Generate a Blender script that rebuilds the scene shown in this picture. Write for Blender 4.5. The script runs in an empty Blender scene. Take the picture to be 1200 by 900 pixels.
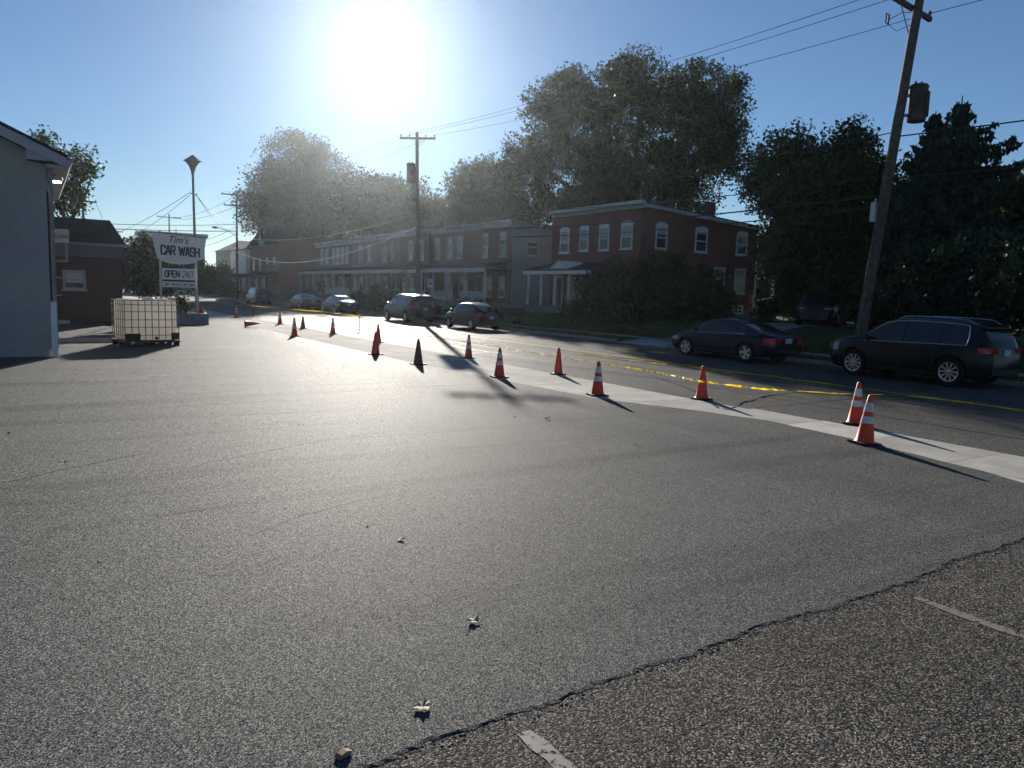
import bpy, bmesh, math, random
import numpy as np
from mathutils import Vector, Matrix
random.seed(7); np.random.seed(7)
R = math.radians
sc = bpy.context.scene
COL = sc.collection

# ------------------------------------------------------------------ camera
FPX, CAMH = 903.0, 2.1                       # focal length in photo pixels (1200 wide)
pitch, roll, yaw = R(6.75), R(1.8), R(32.0)
FW = Vector((math.sin(yaw)*math.cos(pitch), math.cos(yaw)*math.cos(pitch), -math.sin(pitch)))
_r0 = Vector((math.cos(yaw), -math.sin(yaw), 0)); _u0 = _r0.cross(FW)
RT = math.cos(roll)*_r0 + math.sin(roll)*_u0
UP = -math.sin(roll)*_r0 + math.cos(roll)*_u0
cam_d = bpy.data.cameras.new('camera'); cam = bpy.data.objects.new('camera', cam_d); COL.objects.link(cam)
cam_d.sensor_width = 36.0; cam_d.lens = 36.0*FPX/1200.0; cam_d.clip_end = 4000; cam_d.clip_start = 0.05
cam.matrix_world = Matrix(((RT.x, UP.x, -FW.x, 0), (RT.y, UP.y, -FW.y, 0), (RT.z, UP.z, -FW.z, CAMH), (0, 0, 0, 1)))
sc.camera = cam

def at(px, py, X=None, Y=None, Z=None):
    """a measured place: the point on the vertical plane X= / Y= (or height Z=) seen at a pixel of the photograph"""
    d = FW + RT*((px-600)/FPX) - UP*((py-450)/FPX)
    t = d.x and (X/d.x) if X is not None else (Y/d.y if Y is not None else (Z-CAMH)/d.z)
    return Vector((0, 0, CAMH)) + d*t

# ------------------------------------------------------------------ light
SUN_EL, SUN_AZ = R(17.3), R(21.9)            # azimuth from +Y towards +X
SUN = Vector((math.sin(SUN_AZ)*math.cos(SUN_EL), math.cos(SUN_AZ)*math.cos(SUN_EL), math.sin(SUN_EL)))
W = bpy.data.worlds.new('World'); sc.world = W; W.use_nodes = True
nt = W.node_tree; nt.nodes.clear()
def N(t, kind, **kw):
    n = t.nodes.new(kind)
    for k, v in kw.items(): setattr(n, k, v)
    return n
sky = N(nt, 'ShaderNodeTexSky'); sky.sky_type = 'NISHITA'; sky.sun_disc = False
sky.sun_elevation = SUN_EL; sky.sun_rotation = SUN_AZ; sky.air_density = 1.0; sky.dust_density = 0.02; sky.ozone_density = 5.0; sky.altitude = 100
bg = N(nt, 'ShaderNodeBackground'); bg.inputs['Strength'].default_value = 0.05
out = N(nt, 'ShaderNodeOutputWorld')
# circumsolar light: the sun's own disc and the bright air round it, by angle from the sun
tc = N(nt, 'ShaderNodeTexCoord')
dt = N(nt, 'ShaderNodeVectorMath', operation='DOT_PRODUCT'); dt.inputs[1].default_value = SUN
nt.links.new(tc.outputs['Generated'], dt.inputs[0])
cl = N(nt, 'ShaderNodeMath', operation='MINIMUM'); cl.inputs[1].default_value = 1.0; nt.links.new(dt.outputs['Value'], cl.inputs[0])
ac = N(nt, 'ShaderNodeMath', operation='ARCCOSINE'); nt.links.new(cl.outputs[0], ac.inputs[0])
def lobe(width_deg, amp, col):
    m = N(nt, 'ShaderNodeMath', operation='MULTIPLY'); m.inputs[1].default_value = -1.0/R(width_deg); nt.links.new(ac.outputs[0], m.inputs[0])
    e = N(nt, 'ShaderNodeMath', operation='EXPONENT'); nt.links.new(m.outputs[0], e.inputs[0])
    b = N(nt, 'ShaderNodeBackground'); b.inputs['Color'].default_value = (*col, 1)
    s = N(nt, 'ShaderNodeMath', operation='MULTIPLY'); s.inputs[1].default_value = amp; nt.links.new(e.outputs[0], s.inputs[0])
    nt.links.new(s.outputs[0], b.inputs['Strength']); return b
prev = bg
nt.links.new(sky.outputs[0], bg.inputs['Color'])
for wd, amp, col in ((0.75, 1.2, (1, .98, .93)), (10.0, 0.055, (.86, .94, 1))):
    b = lobe(wd, amp, col); a = N(nt, 'ShaderNodeAddShader')
    nt.links.new(prev.outputs[0], a.inputs[0]); nt.links.new(b.outputs[0], a.inputs[1]); prev = a
nt.links.new(prev.outputs[0], out.inputs['Surface'])
sd = bpy.data.lights.new('sun', 'SUN'); sd.energy = 5.0; sd.angle = R(0.53); sd.color = (1, .935, .84)
so = bpy.data.objects.new('sun', sd); COL.objects.link(so); so.rotation_euler = SUN.to_track_quat('Z', 'Y').to_euler()
sc.view_settings.view_transform = 'Standard'; sc.view_settings.look = 'None'
sc.view_settings.exposure = 0.75; sc.view_settings.gamma = 1.0; sc.view_settings.use_curve_mapping = False
sc.cycles.volume_bounces = 0; sc.cycles.max_bounces = 6; sc.cycles.transparent_max_bounces = 6
sc.cycles.use_denoising = True; sc.cycles.sample_clamp_indirect = 4.0

# ------------------------------------------------------------------ materials
def mat(name, col, rough=.6, spec=.4, metal=0.0, var=None, bump=None, col2=None, coat=0.0, emit=None):
    """var = (scale, low, high) multiplies the colour by noise; bump = (scale, distance); col2 mixes by noise"""
    m = bpy.data.materials.new(name); m.use_nodes = True; t = m.node_tree
    p = t.nodes['Principled BSDF']
    p.inputs['Base Color'].default_value = (*col, 1); p.inputs['Roughness'].default_value = rough
    p.inputs['Specular IOR Level'].default_value = spec; p.inputs['Metallic'].default_value = metal
    p.inputs['Coat Weight'].default_value = coat; p.inputs['Coat Roughness'].default_value = .04
    tc = N(t, 'ShaderNodeTexCoord')
    if var:
        n = N(t, 'ShaderNodeTexNoise'); n.inputs['Scale'].default_value = var[0]; n.inputs['Detail'].default_value = 6; n.inputs['Roughness'].default_value = .65
        t.links.new(tc.outputs['Object'], n.inputs['Vector'])
        mr = N(t, 'ShaderNodeMapRange'); mr.inputs['From Min'].default_value = .3; mr.inputs['From Max'].default_value = .7
        t.links.new(n.outputs['Fac'], mr.inputs['Value'])
        mx = N(t, 'ShaderNodeMix', data_type='RGBA')
        c2 = col2 or col
        mx.inputs['A'].default_value = (*[c*var[1] for c in col], 1); mx.inputs['B'].default_value = (*[c*var[2] for c in c2], 1)
        t.links.new(mr.outputs[0], mx.inputs['Factor']); t.links.new(mx.outputs['Result'], p.inputs['Base Color'])
    if bump:
        n = N(t, 'ShaderNodeTexNoise'); n.inputs['Scale'].default_value = bump[0]; n.inputs['Detail'].default_value = 3
        t.links.new(tc.outputs['Object'], n.inputs['Vector'])
        b = N(t, 'ShaderNodeBump'); b.inputs['Distance'].default_value = bump[1]; b.inputs['Strength'].default_value = 1
        t.links.new(n.outputs['Fac'], b.inputs['Height']); t.links.new(b.outputs[0], p.inputs['Normal'])
    if emit:
        p.inputs['Emission Color'].default_value = (*emit[0], 1); p.inputs['Emission Strength'].default_value = emit[1]
    return m

def brick_mat(name, c1, c2, mortar, bw=.22, bh=.075, bumpd=.006, wear=.25, rough=.85):
    m = bpy.data.materials.new(name); m.use_nodes = True; t = m.node_tree; p = t.nodes['Principled BSDF']; p.inputs['Roughness'].default_value = rough
    tc = N(t, 'ShaderNodeTexCoord'); sp = N(t, 'ShaderNodeSeparateXYZ'); t.links.new(tc.outputs['Object'], sp.inputs[0])
    ad = N(t, 'ShaderNodeMath', operation='ADD'); t.links.new(sp.outputs['X'], ad.inputs[0]); t.links.new(sp.outputs['Y'], ad.inputs[1])
    cb = N(t, 'ShaderNodeCombineXYZ'); t.links.new(ad.outputs[0], cb.inputs['X']); t.links.new(sp.outputs['Z'], cb.inputs['Y'])
    b = N(t, 'ShaderNodeTexBrick'); b.inputs['Color1'].default_value = (*c1, 1); b.inputs['Color2'].default_value = (*c2, 1); b.inputs['Mortar'].default_value = (*mortar, 1)
    b.inputs['Scale'].default_value = 1; b.inputs['Brick Width'].default_value = bw; b.inputs['Row Height'].default_value = bh; b.inputs['Mortar Size'].default_value = .007; b.inputs['Mortar Smooth'].default_value = .2
    t.links.new(cb.outputs[0], b.inputs['Vector'])
    n = N(t, 'ShaderNodeTexNoise'); n.inputs['Scale'].default_value = .9; n.inputs['Detail'].default_value = 8; t.links.new(tc.outputs['Object'], n.inputs['Vector'])
    hv = N(t, 'ShaderNodeMix', data_type='RGBA', blend_type='MULTIPLY'); hv.inputs['Factor'].default_value = wear*2
    t.links.new(b.outputs['Color'], hv.inputs['A']); t.links.new(n.outputs['Color'], hv.inputs['B'])
    vm = N(t, 'ShaderNodeTexNoise'); 
    t.links.new(hv.outputs['Result'], p.inputs['Base Color'])
    bp = N(t, 'ShaderNodeBump'); bp.invert = True; bp.inputs['Distance'].default_value = bumpd; t.links.new(b.outputs['Fac'], bp.inputs['Height']); t.links.new(bp.outputs[0], p.inputs['Normal'])
    return m

def leaf_mat(name, col, trans=.16, var=.5):
    m = bpy.data.materials.new(name); m.use_nodes = True; t = m.node_tree; t.nodes.clear()
    o = N(t, 'ShaderNodeOutputMaterial'); g = N(t, 'ShaderNodeNewGeometry')
    mr = N(t, 'ShaderNodeMapRange'); mr.inputs['To Min'].default_value = 1-var; mr.inputs['To Max'].default_value = 1+var; t.links.new(g.outputs['Random Per Island'], mr.inputs['Value'])
    cm = N(t, 'ShaderNodeMix', data_type='RGBA', blend_type='MULTIPLY'); cm.inputs['Factor'].default_value = 1; cm.inputs['A'].default_value = (*col, 1)
    t.links.new(mr.outputs[0], cm.inputs['B'])
    d = N(t, 'ShaderNodeBsdfPrincipled'); d.inputs['Roughness'].default_value = .55; d.inputs['Specular IOR Level'].default_value = .07
    t.links.new(cm.outputs['Result'], d.inputs['Base Color'])
    tr = N(t, 'ShaderNodeBsdfTranslucent'); tm = N(t, 'ShaderNodeMix', data_type='RGBA', blend_type='MULTIPLY'); tm.inputs['Factor'].default_value = 1; tm.inputs['B'].default_value = (1.25, 1.4, .5, 1)
    t.links.new(cm.outputs['Result'], tm.inputs['A']); t.links.new(tm.outputs['Result'], tr.inputs['Color'])
    mx = N(t, 'ShaderNodeMixShader'); mx.inputs[0].default_value = trans; t.links.new(d.outputs[0], mx.inputs[1]); t.links.new(tr.outputs[0], mx.inputs[2])
    t.links.new(mx.outputs[0], o.inputs['Surface']); return m

def asphalt_mat(name, stone_lo, stone_hi, scale, bumpd, rough, spec, patch=(.12, .8, 1.2), streak=0.0, tilt=.75):
    """aggregate: voronoi stones of differing grey bound in dark bitumen, each stone standing up a little and tilted"""
    m = bpy.data.materials.new(name); m.use_nodes = True; t = m.node_tree; p = t.nodes['Principled BSDF']
    p.inputs['Specular IOR Level'].default_value = spec
    tc = N(t, 'ShaderNodeTexCoord')
    v = N(t, 'ShaderNodeTexVoronoi'); v.inputs['Scale'].default_value = scale; v.inputs['Randomness'].default_value = 1
    t.links.new(tc.outputs['Object'], v.inputs['Vector'])
    sp = N(t, 'ShaderNodeSeparateColor'); t.links.new(v.outputs['Color'], sp.inputs[0])
    mx = N(t, 'ShaderNodeMix', data_type='RGBA'); mx.inputs['A'].default_value = (*stone_lo, 1); mx.inputs['B'].default_value = (*stone_hi, 1)
    pw = N(t, 'ShaderNodeMath', operation='POWER'); pw.inputs[1].default_value = 2.2; pw.inputs[1].default_value = 3.0; t.links.new(sp.outputs[0], pw.inputs[0]); t.links.new(pw.outputs[0], mx.inputs['Factor'])
    n = N(t, 'ShaderNodeTexNoise'); n.inputs['Scale'].default_value = patch[0]; n.inputs['Detail'].default_value = 7; n.inputs['Roughness'].default_value = .6
    mp = N(t, 'ShaderNodeMapping'); mp.inputs['Scale'].default_value = (1, 1, 1)
    t.links.new(tc.outputs['Object'], mp.inputs[0]); t.links.new(mp.outputs[0], n.inputs['Vector'])
    mr = N(t, 'ShaderNodeMapRange'); mr.inputs['From Min'].default_value = .3; mr.inputs['From Max'].default_value = .7; mr.inputs['To Min'].default_value = patch[1]; mr.inputs['To Max'].default_value = patch[2]
    t.links.new(n.outputs['Fac'], mr.inputs['Value'])
    ml = N(t, 'ShaderNodeMix', data_type='RGBA', blend_type='MULTIPLY'); ml.inputs['Factor'].default_value = 1
    t.links.new(mx.outputs['Result'], ml.inputs['A']); t.links.new(mr.outputs[0], ml.inputs['B'])
    last = ml.outputs['Result']
    if streak:                                # paver passes: long faint seams running across the lot
        n2 = N(t, 'ShaderNodeTexNoise'); n2.inputs['Scale'].default_value = 1; n2.inputs['Detail'].default_value = 5
        m2 = N(t, 'ShaderNodeMapping'); m2.inputs['Scale'].default_value = (.10, 1.3, 1); m2.inputs['Rotation'].default_value = (0, 0, R(24)); t.links.new(tc.outputs['Object'], m2.inputs[0]); t.links.new(m2.outputs[0], n2.inputs['Vector'])
        r2 = N(t, 'ShaderNodeMapRange'); r2.inputs['From Min'].default_value = .34; r2.inputs['From Max'].default_value = .46; r2.inputs['To Min'].default_value = 1-streak; r2.inputs['To Max'].default_value = 1
        t.links.new(n2.outputs['Fac'], r2.inputs['Value'])
        m3 = N(t, 'ShaderNodeMix', data_type='RGBA', blend_type='MULTIPLY'); m3.inputs['Factor'].default_value = 1; t.links.new(last, m3.inputs['A']); t.links.new(r2.outputs[0], m3.inputs['B']); last = m3.outputs['Result']
    t.links.new(last, p.inputs['Base Color'])
    rr = N(t, 'ShaderNodeMapRange'); rr.inputs['To Min'].default_value = rough-.12; rr.inputs['To Max'].default_value = rough+.12; t.links.new(sp.outputs[1], rr.inputs['Value']); t.links.new(rr.outputs[0], p.inputs['Roughness'])
    # height: rounded stones + a tilt of each stone + fine noise
    nf = N(t, 'ShaderNodeTexNoise'); nf.inputs['Scale'].default_value = scale*.55; nf.inputs['Detail'].default_value = 4; t.links.new(tc.outputs['Object'], nf.inputs['Vector'])
    h = N(t, 'ShaderNodeMath', operation='MULTIPLY_ADD'); h.inputs[1].default_value = -.9; t.links.new(v.outputs['Distance'], h.inputs[0]); t.links.new(sp.outputs[2], h.inputs[2])
    h2 = N(t, 'ShaderNodeMath', operation='ADD'); t.links.new(h.outputs[0], h2.inputs[0]); t.links.new(nf.outputs['Fac'], h2.inputs[1])
    b = N(t, 'ShaderNodeBump'); b.inputs['Distance'].default_value = bumpd; t.links.new(h2.outputs[0], b.inputs['Height'])
    # every stone lies at its own small angle, so single stones catch the sun
    ge = N(t, 'ShaderNodeNewGeometry'); so_ = N(t, 'ShaderNodeVectorMath', operation='SUBTRACT'); so_.inputs[1].default_value = (.5, .5, .5); t.links.new(v.outputs['Color'], so_.inputs[0])
    mu = N(t, 'ShaderNodeVectorMath', operation='MULTIPLY'); mu.inputs[1].default_value = (tilt, tilt, 0); t.links.new(so_.outputs[0], mu.inputs[0])
    av = N(t, 'ShaderNodeVectorMath', operation='ADD'); t.links.new(ge.outputs['Normal'], av.inputs[0]); t.links.new(mu.outputs[0], av.inputs[1])
    nn = N(t, 'ShaderNodeVectorMath', operation='NORMALIZE'); t.links.new(av.outputs[0], nn.inputs[0]); t.links.new(nn.outputs[0], b.inputs['Normal'])
    t.links.new(b.outputs[0], p.inputs['Normal'])
    return m

def paint_mat(name, col, keep, scale=3.0, rough=.55):
    """worn road paint: the paint itself, gone to bare asphalt in ragged patches"""
    m = bpy.data.materials.new(name); m.use_nodes = True; t = m.node_tree; p = t.nodes['Principled BSDF']; o = t.nodes['Material Output']
    p.inputs['Base Color'].default_value = (*col, 1); p.inputs['Roughness'].default_value = rough; p.inputs['Specular IOR Level'].default_value = .08
    tc = N(t, 'ShaderNodeTexCoord'); n = N(t, 'ShaderNodeTexNoise'); n.inputs['Scale'].default_value = scale; n.inputs['Detail'].default_value = 10; n.inputs['Roughness'].default_value = .75
    t.links.new(tc.outputs['Object'], n.inputs['Vector'])
    mr = N(t, 'ShaderNodeMapRange'); mr.inputs['From Min'].default_value = 1-keep-.04; mr.inputs['From Max'].default_value = 1-keep+.04; t.links.new(n.outputs['Fac'], mr.inputs['Value'])
    tr = N(t, 'ShaderNodeBsdfTransparent'); mx = N(t, 'ShaderNodeMixShader'); t.links.new(mr.outputs[0], mx.inputs[0]); t.links.new(tr.outputs[0], mx.inputs[1]); t.links.new(p.outputs[0], mx.inputs[2]); t.links.new(mx.outputs[0], o.inputs['Surface'])
    return m

M = dict(
 lot=asphalt_mat('new_asphalt', (.052, .053, .053), (.29, .29, .275), 185, .0024, .60, .021, patch=(.16, .84, 1.14), streak=.24, tilt=1.05),
 old=asphalt_mat('old_asphalt', (.020, .019, .018), (.25, .232, .208), 105, .0055, .75, .05, patch=(.35, .75, 1.25)),
 road=asphalt_mat('road_asphalt', (.04, .039, .037), (.24, .235, .22), 130, .0025, .62, .025, patch=(.2, .75, 1.25)),
 tar=mat('tar_seam', (.012, .012, .012), .5, .5, var=(4, .7, 1.3)),
 concrete=mat('pale_concrete', (.40, .38, .34), .9, .08, var=(1.3, .72, 1.12), bump=(90, .0015)),
 concrete2=mat('grey_concrete', (.27, .26, .24), .85, .25, var=(2, .6, 1.15), bump=(60, .002)),
 grass=mat('lawn', (.040, .065, .018), .9, .15, var=(1.5, .6, 1.4), bump=(40, .02), col2=(.07, .075, .03)),
 dirt=mat('earth', (.10, .085, .06), .95, .1, var=(.8, .6, 1.3), bump=(30, .01)),
 white_block=brick_mat('painted_block', (.38, .375, .365), (.36, .355, .345), (.34, .335, .325), .405, .203, .003, .22, .6),
 white=mat('white_paint', (.72, .72, .71), .5, .4, var=(2, .85, 1.05)),
 offwhite=mat('weathered_white', (.55, .55, .54), .6, .3, var=(1.5, .7, 1.1)),
 brick=brick_mat('red_brick', (.31, .085, .058), (.23, .066, .048), (.22, .18, .15)),
 brick_dark=brick_mat('dark_brick', (.11, .05, .042), (.085, .042, .036), (.14, .12, .11)),
 brick_brown=brick_mat('brown_brick', (.17, .075, .055), (.13, .06, .045), (.20, .17, .15)),
 brick_tan=brick_mat('grey_brick', (.22, .17, .15), (.19, .15, .135), (.22, .2, .18)),
 siding=mat('grey_siding', (.33, .33, .35), .6, .3, var=(.7, .85, 1.05)),
 siding_green=mat('sage_siding', (.22, .25, .22), .6, .3, var=(.7, .85, 1.05)),
 siding_white=mat('white_siding', (.62, .63, .62), .55, .3, var=(.7, .85, 1.05)),
 shingle=mat('dark_shingle', (.024, .026, .036), .9, .15, var=(5, .6, 1.4), bump=(25, .01)),
 tarroof=mat('flat_roof', (.05, .05, .05), .8, .2, var=(1, .7, 1.3)),
 fascia=mat('blue_grey_metal', (.085, .10, .135), .45, .4, var=(1, .9, 1.1)),
 stone=brick_mat('stone_foundation', (.30, .29, .27), (.22, .215, .2), (.33, .32, .3), .45, .2, .02, .25),
 glass=mat('window_glass', (.035, .042, .05), .06, .6),
 curtain=mat('window_blind', (.42, .43, .43), .7, .2, var=(3, .8, 1.05)),
 darkwood=mat('dark_opening', (.03, .028, .026), .7, .2),
 door_red=mat('red_door', (.22, .03, .025), .5, .4),
 door_brown=mat('brown_door', (.08, .05, .035), .5, .4),
 pole=mat('pole_wood', (.10, .085, .07), .85, .2, var=(6, .6, 1.4), bump=(18, .01)),
 galv=mat('galvanised_steel', (.45, .46, .47), .45, .5, metal=.8, var=(4, .8, 1.1)),
 greysteel=mat('grey_steel', (.20, .21, .22), .5, .5, metal=.3, var=(4, .8, 1.1)),
 rust=mat('transformer_rust', (.058, .045, .042), .7, .2, var=(3, .5, 1.5), col2=(.075, .055, .05)),
 porcelain=mat('insulator', (.10, .06, .05), .25, .6),
 wire=mat('wire_black', (.015, .015, .016), .45, .5),
 cable=mat('bare_messenger_cable', (.62, .62, .62), .30, .5, metal=1),
 cone=mat('cone_orange', (.72, .065, .022), .45, .4, var=(9, .82, 1.06)),
 cone_shaded=mat('cone_orange_shaded', (.20, .075, .055), .7, .2, var=(6, .6, 1.3)),  # backlit and shaded cones: their shade is put into this darker orange
 collar=mat('reflective_collar', (.68, .66, .64), .4, .5, var=(22, .55, 1.1)),
 rubber=mat('black_rubber', (.016, .016, .017), .7, .3, var=(10, .7, 1.3)),
 tape=leaf_mat('caution_tape', (.80, .52, .02), .5, 0),
 tyre=mat('tyre', (.014, .014, .014), .8, .2),
 alloy=mat('alloy_rim', (.55, .56, .58), .28, .5, metal=.9),
 alloy_dark=mat('wheel_well', (.012, .012, .013), .8, .2),
 carglass=mat('car_glass', (.012, .015, .018), .03, .7),
 chrome=mat('chrome_trim', (.75, .76, .78), .15, .5, metal=1),
 black_trim=mat('black_plastic', (.018, .018, .019), .55, .4),
 tail=mat('tail_lamp', (.42, .012, .016), .15, .6),
 head=mat('head_lamp', (.16, .17, .19), .08, .8),
 plate=mat('number_plate', (.60, .60, .62), .45, .4, var=(30, .6, 1.05)),
 p_navy=mat('paint_navy', (.010, .014, .026), .24, .28, coat=.0),
 p_black=mat('paint_black', (.010, .011, .014), .24, .28, coat=.0),
 p_plum=mat('paint_dark_plum', (.030, .022, .026), .24, .28, coat=.0),
 p_teal=mat('paint_dark_green_grey', (.055, .070, .075), .3, .5, metal=.4, coat=.10),
 p_silver=mat('paint_silver', (.30, .32, .34), .3, .5, metal=.6, coat=.10),
 p_grey=mat('paint_grey', (.09, .085, .10), .3, .5, metal=.4, coat=.10),
 tote=mat('tote_plastic', (.80, .79, .75), .5, .35, var=(1.6, .85, 1.05), col2=(.76, .70, .64)),
 bark=mat('bark', (.06, .045, .033), .9, .15, var=(7, .5, 1.4), bump=(15, .02)),
 leaf_oak=leaf_mat('oak_leaf', (.036, .055, .020)),
 leaf_light=leaf_mat('light_leaf', (.055, .078, .03)),
 leaf_dark=leaf_mat('dark_leaf', (.032, .052, .018), .30),
 leaf_grey=leaf_mat('grey_green_leaf', (.055, .068, .036)),
 needle=leaf_mat('spruce_needle', (.026, .046, .032), .15),
 shrub=leaf_mat('shrub_leaf', (.035, .055, .020), .3),
 sign_face=mat('sign_face', (.74, .73, .70), .45, .4, var=(1.5, .85, 1.05)),
 ink=mat('sign_blue_black', (.018, .024, .045), .5, .4),
 ink_red=mat('sign_maroon', (.10, .03, .04), .5, .4),
 ink_grey=mat('sign_faded_grey', (.12, .11, .12), .5, .4),
 deadleaf=mat('dry_leaf', (.42, .36, .22), .7, .2, var=(40, .6, 1.3)),
 deadleaf2=mat('brown_leaf', (.12, .07, .035), .7, .2, var=(40, .6, 1.3)),
 lamp_on=mat('lit_lamp', (.9, .88, .8), .3, .3, emit=((1, .93, .8), 2.2)),
 ac=mat('beige_metal', (.42, .38, .35), .6, .3, var=(2, .8, 1.1)),
 planter=mat('planter_block', (.17, .20, .23), .8, .2, var=(2, .8, 1.15), bump=(40, .003)),
 rake=mat('dull_white_trim', (.40, .40, .40), .6, .2, var=(1.5, .85, 1.05)),
 soil=mat('soil', (.06, .045, .03), .95, .1),
)
M['line_white'] = paint_mat('faded_white_paint', (.21, .19, .17), .56, 22)
tp = M['tote'].node_tree; _p = tp.nodes['Principled BSDF']; _t = N(tp, 'ShaderNodeBsdfTranslucent'); _m = N(tp, 'ShaderNodeMixShader'); _m.inputs[0].default_value = .72
tp.links.new(_p.inputs['Base Color'].links[0].from_socket, _t.inputs['Color']); tp.links.new(_p.outputs[0], _m.inputs[1]); tp.links.new(_t.outputs[0], _m.inputs[2]); tp.links.new(_m.outputs[0], tp.nodes['Material Output'].inputs['Surface'])
M['line_yellow'] = paint_mat('yellow_paint', (.80, .47, .02), .62, 1.4)
M['line_yellow_worn'] = paint_mat('worn_yellow_paint', (.66, .45, .08), .43, 1.6)

# ------------------------------------------------------------------ mesh helpers
class MB:
    def __init__(s): s.v = []; s.f = []
    def add(s, vs, fs):
        o = len(s.v); s.v += [tuple(v) for v in vs]; s.f += [tuple(i+o for i in f) for f in fs]; return s
    def box(s, lo, hi, mtx=None):
        x0, y0, z0 = lo; x1, y1, z1 = hi
        vs = [Vector(p) for p in ((x0,y0,z0),(x1,y0,z0),(x1,y1,z0),(x0,y1,z0),(x0,y0,z1),(x1,y0,z1),(x1,y1,z1),(x0,y1,z1))]
        if mtx: vs = [mtx @ v for v in vs]
        return s.add(vs, [(0,3,2,1),(4,5,6,7),(0,1,5,4),(1,2,6,5),(2,3,7,6),(3,0,4,7)])
    def prism(s, poly, axis, a, b):
        """poly: 2D points; axis 'x','y','z' is the extrusion direction"""
        def P(p, c): return {'x': (c, p[0], p[1]), 'y': (p[0], c, p[1]), 'z': (p[0], p[1], c)}[axis]
        n = len(poly); vs = [P(p, a) for p in poly]+[P(p, b) for p in poly]
        return s.add(vs, [tuple(range(n)), tuple(range(2*n-1, n-1, -1))]+[(i, i+n, (i+1) % n+n, (i+1) % n) for i in range(n)])
    def tube(s, pts, rad, seg=8, caps=True):
        pts = [Vector(p) for p in pts]; n = len(pts)
        rad = rad if isinstance(rad, (list, tuple)) else [rad]*n
        vs = []; ref = None
        for i, p in enumerate(pts):
            d = (pts[min(i+1, n-1)]-pts[max(i-1, 0)]).normalized()
            if ref is None: ref = Vector((0, 0, 1)) if abs(d.z) < .9 else Vector((1, 0, 0))
            a = d.cross(ref).normalized(); b = d.cross(a); ref = -b if False else ref
            for k in range(seg):
                th = 2*math.pi*k/seg; vs.append(p+(a*math.cos(th)+b*math.sin(th))*rad[i])
        fs = [(i*seg+k, i*seg+(k+1) % seg, (i+1)*seg+(k+1) % seg, (i+1)*seg+k) for i in range(n-1) for k in range(seg)]
        if caps: fs += [tuple(range(seg-1, -1, -1)), tuple(range((n-1)*seg, n*seg))]
        return s.add(vs, fs)
    def lathe(s, prof, seg=16, mtx=None, closed=False):
        vs = []; n = len(prof)
        for r, z in prof:
            for k in range(seg):
                th = 2*math.pi*k/seg; v = Vector((r*math.cos(th), r*math.sin(th), z)); vs.append(mtx @ v if mtx else v)
        m = n if closed else n-1
        fs = [(i*seg+k, i*seg+(k+1) % seg, ((i+1) % n)*seg+(k+1) % seg, ((i+1) % n)*seg+k) for i in range(m) for k in range(seg)]
        if not closed: fs += [tuple(range(seg-1, -1, -1)), tuple(range((n-1)*seg, n*seg))]
        return s.add(vs, fs)
    def build(s, name, m, parent=None, smooth=False):
        me = bpy.data.meshes.new(name); me.from_pydata([tuple(v) for v in s.v], [], s.f); me.update()
        if m: me.materials.append(m)
        if smooth:
            me.polygons.foreach_set('use_smooth', [True]*len(me.polygons))
            try: me.set_sharp_from_angle(angle=R(38))
            except Exception: pass
        o = bpy.data.objects.new(name, me); COL.objects.link(o)
        if parent: o.parent = parent
        return o
def fixn(o):
    bm = bmesh.new(); bm.from_mesh(o.data); bmesh.ops.recalc_face_normals(bm, faces=bm.faces); bm.to_mesh(o.data); bm.free(); return o
def tag(o, label, cat, group=None):
    o['label'] = label; o['category'] = cat
    if group: o['group'] = group
    return o
def thing(name, label, cat, loc=(0, 0, 0), rz=0, group=None):
    o = bpy.data.objects.new(name, None); o.empty_display_size = .2; COL.objects.link(o); o.location = loc; o.rotation_euler = (0, 0, rz)
    return tag(o, label, cat, group)
def struct(o): o['kind'] = 'structure'; return o
def stuff(o): o['kind'] = 'stuff'; return o
def copy_tree(o, parent=None):
    c = o.copy(); COL.objects.link(c); c.parent = parent
    for ch in list(o.children): copy_tree(ch, c)
    return c
def text(body, size, m, parent, loc, rot=(R(90), 0, 0), sx=1.0, shear=0.0, extrude=.006, offset=0.0, name='lettering', space=1.0):
    cu = bpy.data.curves.new(name, 'FONT'); cu.body = body; cu.size = size; cu.shear = shear; cu.extrude = extrude; cu.offset = offset
    cu.align_x = 'CENTER'; cu.align_y = 'CENTER'; cu.space_character = space
    cu.materials.append(m); tmp = bpy.data.objects.new('tmp_text', cu); COL.objects.link(tmp)
    dg = bpy.context.evaluated_depsgraph_get(); me = bpy.data.meshes.new_from_object(tmp.evaluated_get(dg)); bpy.data.objects.remove(tmp)
    o = bpy.data.objects.new(name, me); COL.objects.link(o); o.parent = parent; o.location = loc; o.rotation_euler = rot; o.scale = (sx, 1, 1); return o
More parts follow.
